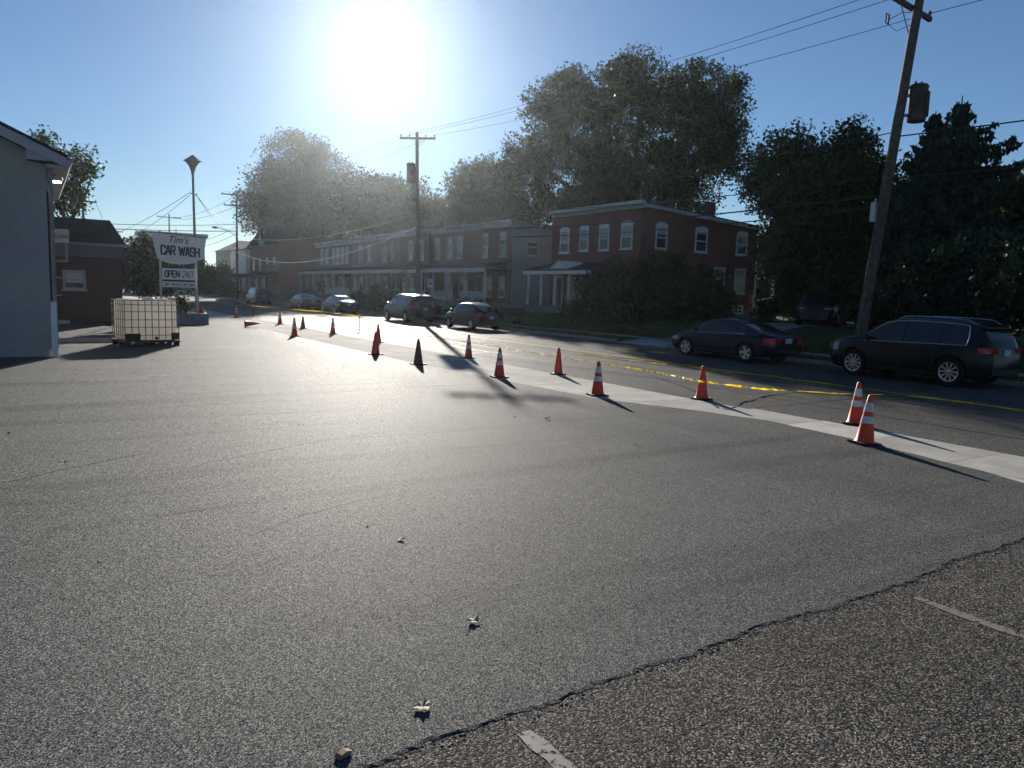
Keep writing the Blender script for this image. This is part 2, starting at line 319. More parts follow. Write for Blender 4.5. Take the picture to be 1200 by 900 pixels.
GLYPH = dict(C=[[(1, .72), (1, .86), (.86, 1), (.14, 1), (0, .86), (0, .14), (.14, 0), (.86, 0), (1, .14), (1, .28)]], A=[[(0, 0), (.42, 1), (.58, 1), (1, 0)], [(.2, .30), (.8, .30)]],
 R=[[(0, 0), (0, 1), (.84, 1), (1, .86), (1, .62), (.84, .48), (0, .48)], [(.5, .48), (1, 0)]], W=[[(0, 1), (.25, 0), (.5, .85), (.75, 0), (1, 1)]], S=[[(1, .76), (1, .87), (.86, 1), (.14, 1), (0, .87), (0, .64), (.14, .52), (.86, .48), (1, .36), (1, .13), (.86, 0), (.14, 0), (0, .13), (0, .24)]],
 H=[[(0, 0), (0, 1)], [(1, 0), (1, 1)], [(0, .5), (1, .5)]], O=[[(.14, 0), (.86, 0), (1, .14), (1, .86), (.86, 1), (.14, 1), (0, .86), (0, .14), (.14, 0)]], P=[[(0, 0), (0, 1), (.84, 1), (1, .86), (1, .60), (.84, .45), (0, .45)]],
 E=[[(1, 1), (0, 1), (0, 0), (1, 0)], [(0, .5), (.85, .5)]], N=[[(0, 0), (0, 1), (1, 0), (1, 1)]], F=[[(1, 1), (0, 1), (0, 0)], [(0, .5), (.85, .5)]], T=[[(0, 1), (1, 1)], [(.5, 1), (.5, 0)]], X=[[(0, 0), (1, 1)], [(0, 1), (1, 0)]])
GLYPH['2'] = [[(0, .78), (0, .88), (.14, 1), (.86, 1), (1, .86), (1, .6), (0, .1), (0, 0), (1, 0)]]; GLYPH['4'] = [[(.75, 0), (.75, 1), (0, .32), (1, .32)]]; GLYPH['7'] = [[(0, 1), (1, 1), (.35, 0)]]; GLYPH['/'] = [[(0, -.05), (1, 1.05)]]; GLYPH['|'] = [[(.5, -.1), (.5, 1.1)]]
def block_text(body, x0, x1, zb, h, tk, m, parent, y, tilt=0.0, gap=.28):
    '''condensed sign painter's capitals built as thick strokes, from x0 to x1, on a base line zb'''
    wd = {'W': 1.45, '/': .55, '|': .3, ' ': .55}; tot = sum(wd.get(c, 1) for c in body)+gap*(len(body)-1); u = (x1-x0-tk)/tot; mb = MB(); x = x0+tk/2; k = 0
    for c in body:
        w = wd.get(c, 1)*u
        for st in GLYPH.get(c, []):
            pts = [(x+px*w, zb+tk/2+pz*(h-tk)) for px, pz in st]
            for (xa, za), (xb, zb2) in zip(pts, pts[1:]):
                dx, dz = xb-xa, zb2-za; L = math.hypot(dx, dz) or 1; ux, uz = dx/L*tk*.5, dz/L*tk*.5; nx, nz = -uz, ux; e = .55; k += 1; yy = y-.0004*(k % 9)
                q = [(xa-ux*e+nx, za-uz*e+nz), (xb+ux*e+nx, zb2+uz*e+nz), (xb+ux*e-nx, zb2+uz*e-nz), (xa-ux*e-nx, za-uz*e-nz)]
                q = [(a, b+(a-x0)*math.tan(tilt)) for a, b in q]; mb.prism(q, 'y', yy, yy+.012)
        x += w+gap*u
    return fixn(mb.build('lettering', m, parent))
def sag(a, b, drop, n=24):
    a, b = Vector(a), Vector(b)
    return [a.lerp(b, i/n)-Vector((0, 0, drop*4*(i/n)*(1-i/n))) for i in range(n+1)]

def bw(mb, name, m, parent=None, smooth=False):
    """build from world coordinates under a parent that stands at its own base"""
    o = mb.build(name, m, parent, smooth)
    if parent is not None and parent.type == 'EMPTY': o.matrix_parent_inverse = Matrix.Translation(parent.location).inverted()
    return o

# ================================================================== SETTING
def sheet(name, poly, z, m):
    mb = MB(); mb.add([(x, y, z) for x, y in poly], [tuple(range(len(poly)))]); return struct(mb.build(name, m))
sheet('ground', [(-600, -600), (600, -600), (600, 600), (-600, 600)], -.12, M['dirt'])
sheet('old_asphalt', [(-60, -40), (9.3, -40), (9.3, 140), (-60, 140)], 0.0, M['old'])
sheet('road', [(11.6, -60), (22.6, -60), (22.6, 500), (11.6, 500)], 0.004, M['road'])
sheet('terrain', [(-60, 140), (11.6, 140), (11.6, 500), (-60, 500)], -.02, M['grass'])

# fresh overlay: a 45 mm lift with a ragged front edge
rg = random.Random(3)
key = [(-60, 3.0), (-6, 2.95), (0, 3.0), (1.2, 3.02), (2.0, 3.08), (3.2, 3.13), (4.1, 3.19), (5.3, 3.17), (6.5, 3.30), (7.7, 3.32), (9.2, 3.5), (10.1, 4.3)]
edge = []
for (x0, y0), (x1, y1) in zip(key, key[1:]):
    n = 12 if x0 < -5 else max(2, int((x1-x0)/.035))
    for i in range(n):
        t = i/n; x = x0+(x1-x0)*t
        w = .014*math.sin(x*5.1)+.009*math.sin(x*13+1)+.005*math.sin(x*37+2)+rg.uniform(-.006, .006)
        edge.append((x, y0+(y1-y0)*t+w))
east = [(10.36, 5.07), (10.79, 7.2), (10.95, 9.0), (10.5, 10.6), (9.8, 12.2), (9.57, 15.7), (9.3, 19.9), (9.34, 23.3), (9.35, 32.3), (9.5, 51), (9.5, 139)]
ee = []
for (x0, y0), (x1, y1) in zip(east, east[1:]):
    n = max(2, int((y1-y0)/.3)) if y0 < 40 else 6
    for i in range(n): t = i/n; ee.append((x0+(x1-x0)*t+rg.uniform(-.018, .018), y0+(y1-y0)*t))
ring = edge+ee+[(9.5, 139), (-60, 139)]
mb = MB(); n = len(ring)
mb.add([(x, y, .0068) for x, y in ring]+[(x+rg.uniform(-.012, .012), y-rg.uniform(.010, .032), .002) for x, y in ring],
       [tuple(range(n))]+[(i, i+n, (i+1) % n+n, (i+1) % n) for i in range(n)])
lot = struct(fixn(mb.build('asphalt_lot', M['lot'])))
# loose crumbs broken off along the ragged edge
mb = MB()
for _ in range(700):
    i = rg.randrange(12, len(edge)-1); x, y = edge[i]; x += rg.uniform(-.03, .03)
    s = rg.uniform(.003, .011); dy = abs(rg.gauss(0, .035)); z = .002
    if x < -2.5: continue
    a = rg.uniform(0, 6.3); ca, sa = math.cos(a)*s, math.sin(a)*s
    c = (x, y-.02-dy, z)
    mb.add([(c[0]+ca, c[1]+sa, z), (c[0]-sa, c[1]+ca, z), (c[0]-ca, c[1]-sa, z), (c[0]+sa, c[1]-ca, z), (c[0]+ca*.2, c[1]+sa*.3, z+s*rg.uniform(.2, .5))],
           [(0, 1, 4), (1, 2, 4), (2, 3, 4), (3, 0, 4)])
stuff(mb.build('asphalt_crumbs', M['old']))

# near pavement of separate concrete slabs
mb = MB(); mb.box((8.9, -40, -.06), (11.66, 140, .003)); pave = struct(mb.build('pavement', M['concrete2']))
y = 1.0
rg = random.Random(11)
slab_m = []
for k in range(4):
    q = mat('concrete_slab', tuple(c*(.86+.09*k) for c in (.42, .40, .36)), .9, .08, var=(1.1+.3*k, .72, 1.12), bump=(90, .0015)); slab_m.append(q)
i = 0
while y < 62:
    L = 1.52; mb = MB(); x1 = 11.72+rg.uniform(-.03, .03)+(.22 if y < 9 else 0)
    for (xa, xb) in ((8.95, 10.32), (10.332, x1)):
        h = .0048+rg.uniform(-.0004, .0004); t = rg.uniform(-.0003, .0003)
        mb = MB(); mb.add([(xa, y, -.05), (xb, y, -.05), (xb, y+L-.012, -.05), (xa, y+L-.012, -.05), (xa, y, h), (xb, y, h+t), (xb, y+L-.012, h+t), (xa, y+L-.012, h-t)],
               [(0, 3, 2, 1), (4, 5, 6, 7), (0, 1, 5, 4), (1, 2, 6, 5), (2, 3, 7, 6), (3, 0, 4, 7)])
        mb.build('slab', slab_m[rg.randrange(4)], pave)
    y += L; i += 1
mb = MB()
while y < 138: mb.box((8.95, y, -.05), (11.7, y+1.51, .0048)); y += 1.52
o = mb.build('slab_run', slab_m[1], pave); o['kind'] = 'stuff'
# tar seam between pavement and road, cracks in the road
mb = MB(); rg = random.Random(5)
def ribbon(mb, pts, w, z):
    vs = []; 
    for i, (x, y) in enumerate(pts):
        x2, y2 = pts[min(i+1, len(pts)-1)]; x1, y1 = pts[max(i-1, 0)]; d = math.hypot(x2-x1, y2-y1) or 1; nx, ny = -(y2-y1)/d, (x2-x1)/d
        ww = w*rg.uniform(.6, 1.3); vs += [(x+nx*ww/2, y+ny*ww/2, z), (x-nx*ww/2, y-ny*ww/2, z)]
    mb.add(vs, [(2*i, 2*i+1, 2*i+3, 2*i+2) for i in range(len(pts)-1)])
def wig(x, y0, y1, step=.35, a=.05):
    pts = []; y = y0; dx = 0
    while y <= y1: dx = dx*.85+rg.gauss(0, a*.4); pts.append((x+dx, y)); y += step
    return pts
for x, y0, y1, w in ((13.6, 2, 45, .05), (15.9, 3, 60, .06), (16.55, 6, 44, .05), (18.4, 6, 70, .06), (19.9, 20, 70, .05), (14.7, 12, 48, .04)):
    ribbon(mb, wig(x, y0, y1, .35, .10), w, .009)
for yy in (10.2, 17.5, 23.1, 31.0, 39.5):
    ribbon(mb, [(12+i*.4, yy+rg.gauss(0, .05)+i*.03) for i in range(26)], .04, .0095)
struct(mb.build('road_cracks', M['tar']))
# double centre line, worn
for x, m_, nm in ((17.42, 'line_yellow', 'centre_line'), (17.02, 'line_yellow_worn', 'centre_line_worn')):
    mb = MB(); pts = [(x, -30+i*2.0) for i in range(130)]; mb.add([(px+d, py, .013) for px, py in pts for d in (-.055, .055)], [(2*i, 2*i+1, 2*i+3, 2*i+2) for i in range(len(pts)-1)])
    struct(fixn(mb.build('road_marking', M[m_])))
for x, y0 in ((1.95, 3.02), (5.34, 3.1), (-1.45, 2.95)):
    mb = MB(); pts = wig(x, y0-3.6, y0, .12, .01); ribbon(mb, pts, .085, .004); struct(fixn(mb.build('parking_line', M['line_white'])))

# far kerb, verge, far pavement, rising front lawns
mb = MB()
mb.prism([(22.6, -.1), (22.6, .10), (22.63, .14), (22.76, .14), (22.76, -.1)], 'y', -60, 24.0)
mb.prism([(22.6, -.1), (22.6, .10), (22.63, .14), (22.76, .14), (22.76, -.1)], 'y', 27.4, 400)
struct(fixn(mb.build('kerb', M['concrete2'])))
mb = MB()
for a, b in ((-60, 24.0), (27.4, 400)): mb.add([(22.76, a, .12), (24.2, a, .14), (24.2, b, .14), (22.76, b, .12)], [(0, 1, 2, 3)])
struct(mb.build('verge', M['grass']))
mb = MB(); mb.box((24.2, -60, -.1), (25.6, 400, .15)); struct(mb.build('far_pavement', M['concrete2']))
mb = MB(); mb.add([(22.58, 24.0, .012), (24.2, 24.0, .145), (24.2, 27.4, .145), (22.58, 27.4, .012)], [(0, 1, 2, 3)]); struct(fixn(mb.build('driveway_apron', M['concrete'])))
def lawn_z(x): 
    t = min(1, max(0, (x-25.6)/5.2)); return .13+.77*(t*t*(3-2*t))
mb = MB(); xs = [25.6+i*.5 for i in range(13)]+[34, 40, 50, 70, 110, 180]; ys = [-40+i*4 for i in range(110)]
mb.add([(x, yy, lawn_z(x)+(random.uniform(-.03, .03) if 25.7 < x < 34 else 0)) for x in xs for yy in ys], [(i*110+j, (i+1)*110+j, (i+1)*110+j+1, i*110+j+1) for i in range(len(xs)-1) for j in range(109)])
struct(mb.build('lawn', M['grass'], None, True))
mb = MB(); mb.add([(x, yy, lawn_z(x)+.05) for x in xs[:15] for yy in (23.4, 27.4)], [(2*i, 2*i+2, 2*i+3, 2*i+1) for i in range(14)])
struct(mb.build('driveway', M['concrete2']))

# grass blades on the verge and the lawn edge
def blades(name, n, fx, h, seed):
    r = np.random.RandomState(seed); p = np.array([fx(r) for _ in range(n)]); a = r.uniform(0, 6.28, n); hh = h*r.uniform(.4, 1.3, n); w = .018*r.uniform(.7, 1.6, n)
    v = np.zeros((n, 3, 3)); v[:, 0] = p; v[:, 1] = p; v[:, 2] = p
    v[:, 0, 0] += np.cos(a)*w; v[:, 0, 1] += np.sin(a)*w; v[:, 1, 0] -= np.cos(a)*w; v[:, 1, 1] -= np.sin(a)*w
    v[:, 2, 0] += r.normal(0, .4, n)*hh; v[:, 2, 1] += r.normal(0, .4, n)*hh; v[:, 2, 2] += hh
    me = bpy.data.meshes.new(name); me.from_pydata(v.reshape(-1, 3).tolist(), [], [(3*i, 3*i+1, 3*i+2) for i in range(n)]); me.materials.append(M['blade']); o = bpy.data.objects.new(name, me); COL.objects.link(o); return stuff(o)
M['blade'] = leaf_mat('grass_blade', (.075, .095, .032), .4)
def _verge(r):
    while True:
        y = r.uniform(8, 62); x = r.uniform(22.78, 24.2)
        if not 23.9 < y < 27.5: return (x, y, .12)
def _lawn(r):
    while True:
        y = r.uniform(6, 62); x = 25.65+abs(r.normal(0, 2.2))
        if not 23.3 < y < 27.5 and x < 31.5: return (x, y, lawn_z(x)-.02)
blades('grass', 16000, _verge, .11, 1)
blades('lawn_grass', 24000, _lawn, .10, 2)

# ================================================================== BUILDINGS
# wall-plane helper: u along the wall, v up, n outwards
def plane_x(X): return lambda u, v, n: Vector((X-n, u, v))      # faces the road (-X)
def plane_y(Y): return lambda u, v, n: Vector((u, Y-n, v))      # faces the camera side (-Y)
def pbox(mb, P, u0, u1, v0, v1, n0, n1):
    c = [P(u, v, n) for n in (n0, n1) for u, v in ((u0, v0), (u1, v0), (u1, v1), (u0, v1))]
    return mb.add(c, [(0, 1, 2, 3), (7, 6, 5, 4), (0, 4, 5, 1), (1, 5, 6, 2), (2, 6, 7, 3), (3, 7, 4, 0)])
def window(parent, P, uc, w, v0, v1, fm, arch=True, blind=.0, fr=.09, mullion=False, lintel=None, sill=True):
    """sash window: frame (> pane, blind, lintel)"""
    mb = MB(); u0, u1 = uc-w/2, uc+w/2; vm = (v0+v1)/2
    pbox(mb, P, u0, u0+fr, v0, v1, -.04, .06); pbox(mb, P, u1-fr, u1, v0, v1, -.04, .06)
    pbox(mb, P, u0+fr, u1-fr, v1-fr, v1, -.04, .058); pbox(mb, P, u0+fr, u1-fr, v0, v0+fr*.8, -.04, .058)
    pbox(mb, P, u0+fr, u1-fr, vm-.035, vm+.035, -.03, .045)
    if mullion: pbox(mb, P, uc-.03, uc+.03, v0+fr, v1-fr, -.03, .04)
    f = bw(mb, 'window', fm, parent); fixn(f)
    mb = MB(); pbox(mb, P, u0+fr, u1-fr, v0+fr*.8, v1-fr, -.02, .015); fixn(mb.build('pane', M['glass'], f))
    if blind > 0:
        mb = MB(); pbox(mb, P, u0+fr+.02, u1-fr-.02, v1-fr-(v1-v0)*blind, v1-fr-.01, .016, .022); fixn(mb.build('blind', M['curtain'], f))
    if sill:
        mb = MB(); pbox(mb, P, u0-.06, u1+.06, v0-.09, v0-.003, -.02, .12); fixn(mb.build('sill', fm, f))
    if arch:
        mb = MB(); pts = [(u0-.02, v1+.003)]+[(uc+(w/2+.02)*math.cos(math.pi*(1-k/8)), v1+.06+.20*math.sin(math.pi*k/8)) for k in range(9)]+[(u1+.02, v1+.003)]
        a = [P(u, v, .075) for u, v in pts]; b = [P(u, v, -.03) for u, v in pts]; n = len(pts)
        mb.add(a+b, [tuple(range(n)), tuple(range(2*n-1, n-1, -1))]+[(i, i+n, (i+1) % n+n, (i+1) % n) for i in range(n)]); fixn(mb.build('lintel', lintel or fm, f))
    return f
def door(parent, P, uc, w, v0, v1, dm, fm):
    mb = MB(); u0, u1 = uc-w/2, uc+w/2
    pbox(mb, P, u0-.09, u0, v0, v1+.09, -.02, .06); pbox(mb, P, u1, u1+.09, v0, v1+.09, -.02, .06); pbox(mb, P, u0, u1, v1, v1+.09, -.02, .058)
    f = fixn(bw(mb, 'door', fm, parent)); mb = MB(); pbox(mb, P, u0, u1, v0, v1, -.02, .02)
    for a, b in ((.12, .42), (.5, .92)): pbox(mb, P, u0+.15, u1-.15, v0+(v1-v0)*a, v0+(v1-v0)*b, .02, .03)
    fixn(mb.build('door_leaf', dm, f)); mb = MB(); pbox(mb, P, u1-.14, u1-.08, v0+.95, v0+1.05, .02, .07); fixn(mb.build('handle', M['galv'], f)); return f

def row_house(label, Y0, Y1, X0, depth, z0, H, wm, fm, group, wins, porch=True, blinds=(.4, .5, .3), rear=.5, doorpos=.25, dm='door_brown', rail=True, cols=3, bay=False, cornice='offwhite'):
    h = thing('brick_row_house', label, 'house', (X0, (Y0+Y1)/2, z0), 0, group)
    P = plane_x(X0); X1 = X0+depth
    mb = MB(); mb.prism([(X0, -.05), (X1, -.05), (X1, H-rear), (X0, H)], 'y', Y0+.004, Y1-.004); fixn(bw(mb, 'wall', M[wm], h))
    mb = MB(); mb.prism([(X0-.1, H+.02), (X1+.1, H-rear+.02), (X1+.1, H-rear+.14), (X0-.1, H+.14)], 'y', Y0+.006, Y1-.006); fixn(bw(mb, 'roof', M['tarroof'], h))
    mb = MB(); mb.prism([(X0-.34, H+.0), (X0-.34, H+.13), (X0-.102, H+.13), (X0-.102, H-.42), (X0-.003, H-.45), (X0-.16, H-.42), (X0-.16, H-.12)][::-1] if False else [(X0-.34, H-.0), (X0-.34, H+.13), (X0-.103, H+.13), (X0-.103, H-.40), (X0-.16, H-.40), (X0-.16, H-.10)], 'y', Y0+.006, Y1-.006)
    c = fixn(bw(mb, 'cornice', M[cornice], h))
    mb = MB(); yy = Y0+.35
    while yy < Y1-.3: mb.box((X0-.30, yy, H-.28), (X0-.165, yy+.09, H-.02)); yy += .75
    stuff(mb.build('bracket', M[cornice], c))
    W_ = Y1-Y0
    for i, (f, w) in enumerate(wins): window(h, P, Y0+W_*f, w, z0+4.05, z0+5.75, M[fm], True, random.choice((0, .2, .35, .5, .5, .75, .9)))
    pz = z0+2.95
    if porch:
        D = 2.3; xf = X0-D
        mb = MB(); mb.prism([(xf-.15, pz), (xf-.15, pz+.14), (X0-.005, pz+.62), (X0-.005, pz)], 'y', Y0+.05, Y1-.05); fixn(bw(mb, 'porch_roof', M['shingle'], h))
        mb = MB(); mb.box((xf-.17, Y0+.03, pz-.22), (xf-.02, Y1-.03, pz+.10)); bw(mb, 'porch_beam', M[fm], h)
        mb = MB(); mb.box((xf, Y0+.08, -.1), (X0-.01, Y1-.08, z0+.35)); bw(mb, 'porch_floor', M['stone'], h)
        for k in range(cols):
            yc = Y0+.25+(W_-.5)*k/(cols-1); mb = MB(); mb.box((xf+.0, yc-.09, z0+.353), (xf+.18, yc+.09, pz-.223)); mb.box((xf-.03, yc-.12, z0+.353), (xf-.003, yc+.12, z0+.55)); bw(mb, 'column', M[fm], h)
        if rail:
            mb = MB(); a, b = Y0+.35, Y1-.35
            gap = (Y0+W_*doorpos-.6, Y0+W_*doorpos+.6)
            for s, e in ((a, gap[0]), (gap[1], b)):
                if e-s < .4: continue
                mb.box((xf+.04, s, z0+1.12), (xf+.12, e, z0+1.2)); mb.box((xf+.05, s, z0+.45), (xf+.11, e, z0+.52)); yy = s+.06
                while yy < e-.04: mb.box((xf+.06, yy, z0+.523), (xf+.10, yy+.045, z0+1.117)); yy += .14
            bw(mb, 'railing', M[fm], h)
        mb = MB()
        for k in range(3): mb.box((xf-.3*(k+1), Y0+W_*doorpos-.6, -.1), (xf-.3*k-.002, Y0+W_*doorpos+.6, z0+.35-.17*(k+1))) 
        bw(mb, 'steps', M['concrete2'], h)
    door(h, P, Y0+W_*doorpos, .95, z0+.36, z0+2.45, M[dm], M[fm])
    for f in (.55, .8) if doorpos < .4 else (.2, .5): window(h, P, Y0+W_*f, .95, z0+.85, z0+2.45, M[fm], False, .35, sill=True)
    return h

GZ = .9
# ---- brick corner house (four arched windows on the street, seven on its side)
XF = 32.0; YS = 36.8; YL = 46.4; XB = 42.4; HC = 7.75
h = thing('brick_house', 'red brick corner house with white arched windows above the big dark bush', 'house', (XF, (YS+YL)/2, GZ))
mb = MB(); mb.prism([(XF, .3), (XB, .3), (XB, 7.0), (XF, HC)], 'y', YS, YL); fixn(bw(mb, 'wall', M['brick'], h))
mb = MB(); mb.box((XF-.04, YS-.05, .2), (XB+.04, YL, GZ+.55)); bw(mb, 'foundation', M['stone'], h)
mb = MB(); mb.prism([(XF-.15, HC+.04), (XB+.2, 7.04), (XB+.2, 7.15), (XF-.15, HC+.15)], 'y', YS-.15, YL); fixn(bw(mb, 'roof', M['tarroof'], h))
mb = MB(); mb.prism([(XF-.42, HC-.02), (XF-.42, HC+.2), (XF-.152, HC+.2), (XF-.003, HC-.003), (XF-.003, HC-.24), (XF-.12, HC-.24), (XF-.12, HC-.12)], 'y', YS-.4, YL-.003)
c = fixn(bw(mb, 'cornice', M['offwhite'], h))
mb = MB(); yy = YS+.3
while yy < YL-.3: mb.box((XF-.30, yy, HC-.2), (XF-.125, yy+.08, HC-.03)); yy += .8
stuff(mb.build('bracket', M['offwhite'], c))
mb = MB(); a, b = Vector((XF-.15, HC)), Vector((XB+.3, 7.0))
mb.prism([(XF-.003, HC-.17), (XB+.3, 6.83), (XB+.3, 7.03), (XF-.003, HC+.03)], 'y', YS-.32, YS-.155); fixn(bw(mb, 'side_cornice', M['offwhite'], h))
PX, PY = plane_x(XF), plane_y(YS)
for (xa, xb, yt, yb) in ((657, 667.4, 267.3, 296.7), (680, 690, 265, 294.4), (702.8, 714, 262.5, 293.6), (728.5, 741.5, 259.8, 292)):
    p0, p1 = at(xa, yt, X=XF), at(xb, yb, X=XF)
    window(h, PX, (p0.y+p1.y)/2, abs(p1.y-p0.y)*.92, p1.z+.05, p0.z-.22, M['white'], True, (.45, .55, .35, .5)[int(xa) % 4])
for (xa, xb, yt, yb, ar) in ((768.5, 781, 260.5, 293, 1), (815, 828, 265.5, 296.7, 1), (863.3, 874.5, 271, 300, 1), (861.2, 871.5, 314.5, 344.8, 0)):
    p0, p1 = at(xa, yt, Y=YS), at(xb, yb, Y=YS)
    window(h, PY, (p0.x+p1.x)/2, abs(p1.x-p0.x)*.95, p1.z+.05, p0.z-(.22 if ar else 0), M['white'], bool(ar), (.3, .15, .45, .1)[int(xa) % 4])
p0, p1 = at(858.3, 357.5, Y=YS), at(869, 368, Y=YS); window(h, plane_y(YS-.05), (p0.x+p1.x)/2, p1.x-p0.x, p1.z, p0.z, M['white'], False, 0, fr=.12, mullion=True, sill=False)
p0, p1 = at(849, 360, Y=YS), at(855, 368, Y=YS); mb = MB(); mb.box((p0.x, YS-.16, p1.z), (p1.x, YS-.053, p0.z)); bw(mb, 'meter_box', M['offwhite'], h)
p0, p1 = at(838, 313, Y=YS), at(848, 321, Y=YS); window(h, PY, (p0.x+p1.x)/2, 1.0, p1.z-1.1, p0.z-.0, M['white'], False, .5)
pa = at(889.5, 268, Y=YS); mb = MB(); mb.tube([(pa.x-.12, YS-.1, 6.75), (pa.x-.12, YS-.1, .95)], .06, 8); bw(mb, 'downspout', M['white'], h, True)
# front porch on the left half
D = 2.2; pz = 3.55; ya, yb = 38.9, YL-.05; xf = XF-D
mb = MB(); mb.prism([(xf-.2, pz+.1), (xf-.2, pz+.22), (XF-.003, pz+.75), (XF-.003, pz+.1)], 'y', ya-.1, yb); fixn(bw(mb, 'porch_roof', M['shingle'], h))
mb = MB(); mb.box((xf-.22, ya-.12, pz-.14), (xf-.0, yb, pz+.097)); bw(mb, 'porch_beam', M['white'], h)
mb = MB(); mb.prism([(ya+2.2, pz+.22), (ya+4.0, pz+.22), (ya+3.1, pz+.75)], 'x', xf-.3, XF-.6); fixn(bw(mb, 'porch_pediment', M['white'], h))
mb = MB(); mb.box((xf, ya, .2), (XF-.045, yb, 1.32)); bw(mb, 'porch_floor', M['stone'], h)
for yc in (yb-.15, 44.6, 42.9, 41.3, ya+.15):
    mb = MB(); mb.lathe([(.15, 0), (.15, .12), (.105, .16), (.09, 1.95), (.13, 2.0), (.13, 2.083)], 12, Matrix.Translation((xf+.2, yc, 1.323))); bw(mb, 'column', M['white'], h, True)
mb = MB(); mb.box((xf+.14, 44.75, 1.40), (xf+.24, yb-.3, 2.25)); bw(mb, 'porch_panel', M['door_brown'], h)
door(h, PX, 45.4, .95, 1.33, 3.3, M['door_brown'], M['white']); door(h, PX, 42.2, .95, 1.33, 3.3, M['door_brown'], M['white'])
window(h, PX, 43.8, 1.0, 1.8, 3.3, M['white'], False, .4)
mb = MB(); mb.tube([(xf+.9, 45.3, 3.40), (xf+.9, 45.3, 3.25)], [.10, .16], 12); bw(mb, 'porch_lamp', M['offwhite'], h)
# rear porch
ra = at(888, 305, Y=YS+.6)
mb = MB(); x0, x1 = XB+.01, XB+2.5
mb.prism([(x0, 4.85), (x1+.2, 4.15), (x1+.2, 4.03), (x0, 4.03)], 'y', YS+.3, YS+4.4); fixn(bw(mb, 'rear_porch_roof', M['siding'], h))
mb = MB(); mb.box((x1-.1, YS+.35, 1.0), (x1, YS+.5, 4.027)); bw(mb, 'rear_post', M['white'], h)
mb = MB(); mb.tube([(x0+.05, YS+.32, 1.95), (x1-.05, YS+.32, 2.35), (x1-.03, YS+.28, 3.75), (x1+.25, YS+.25, 4.02)], .05, 6); bw(mb, 'rear_gutter_pipe', M['white'], h)
mb = MB(); mb.box((x0, YS+.45, .6), (x1-.2, YS+.55, 1.75)); bw(mb, 'rear_panel', M['offwhite'], h)
mb = MB()
for (x, y, a) in ((XF+2.4, YS+1.5, .8), (XF+6.5, YS+.7, .95)): mb.box((x, y, HC-.5), (x+.5, y+.5, HC+a-.2))
bw(mb, 'chimney', M['brick_dark'], h)

# ---- street rows
G1 = 'brick row houses along the far side of the street'
def ypx(px, X=32.0): return at(px, 300, X=X).y
blk = [ypx(600), ypx(552), ypx(505)]
# end wall of the row carries grey siding and one window
row_house('brick row house with a grey sided end wall, next left of the corner house', blk[0], blk[1], 32, 11, GZ, 7.62, 'brick_brown', 'offwhite', G1, [(.2, .95), (.62, .95)], cols=3, doorpos=.75)
e = sc.objects[-1] if False else None
row_house('brick row house behind the dark hatchback, second in its row', blk[1], blk[2], 32, 11, GZ, 7.66, 'brick_dark', 'offwhite', G1, [(.25, .95), (.5, .95), (.82, .95)], cols=4, doorpos=.5)
yb_ = [ypx(505)+.3, ypx(468), ypx(440), ypx(412), ypx(388), ypx(371)]
labs = ['brick row house directly behind the minivan and the utility pole', 'brick row house with white posts, left of the utility pole', 'brick row house behind the dark round hedge',
        'brick row house with a white glazed front porch under a small gable', 'leftmost brick row house of the long row, beside the bare red end wall']
for i in range(5):
    row_house(labs[i], yb_[i], yb_[i+1], 32, 11, GZ, 7.75-.06*i, ('brick_dark', 'brick_brown', 'brick_tan', 'brick_dark', 'brick_brown')[i], 'offwhite', G1,
              [(.25, 1.0), (.6, 1.0)] if i != 3 else [(.2, 1), (.42, 1), (.64, 1), (.86, 1)], cols=3 if i != 3 else 4, doorpos=(.2, .8, .2, .5, .8)[i], dm=('door_brown', 'door_red')[i % 2])
first_row = [o for o in sc.objects if o.get('label', '').startswith('brick row house with a grey sided end')][0]
Pe = plane_y(blk[0])
mb = MB(); mb.prism([(32.02, .2), (42.9, .2), (42.9, 7.10), (32.02, 7.55)], 'y', blk[0]-.06, blk[0]+.0); fixn(bw(mb, 'end_siding', M['siding'], first_row))
mb = MB()
for k in range(30): mb.box((32.03, blk[0]-.075, 1.0+k*.2), (42.88, blk[0]-.061, 1.02+k*.2))
bw(mb, 'siding_lap', M['siding'], first_row)['kind'] = 'stuff'
p0, p1 = at(619, 279, Y=blk[0]), at(628, 300, Y=blk[0]); window(first_row, plane_y(blk[0]-.06), (p0.x+p1.x)/2, 1.05, p1.z, p0.z, M['offwhite'], False, .2)

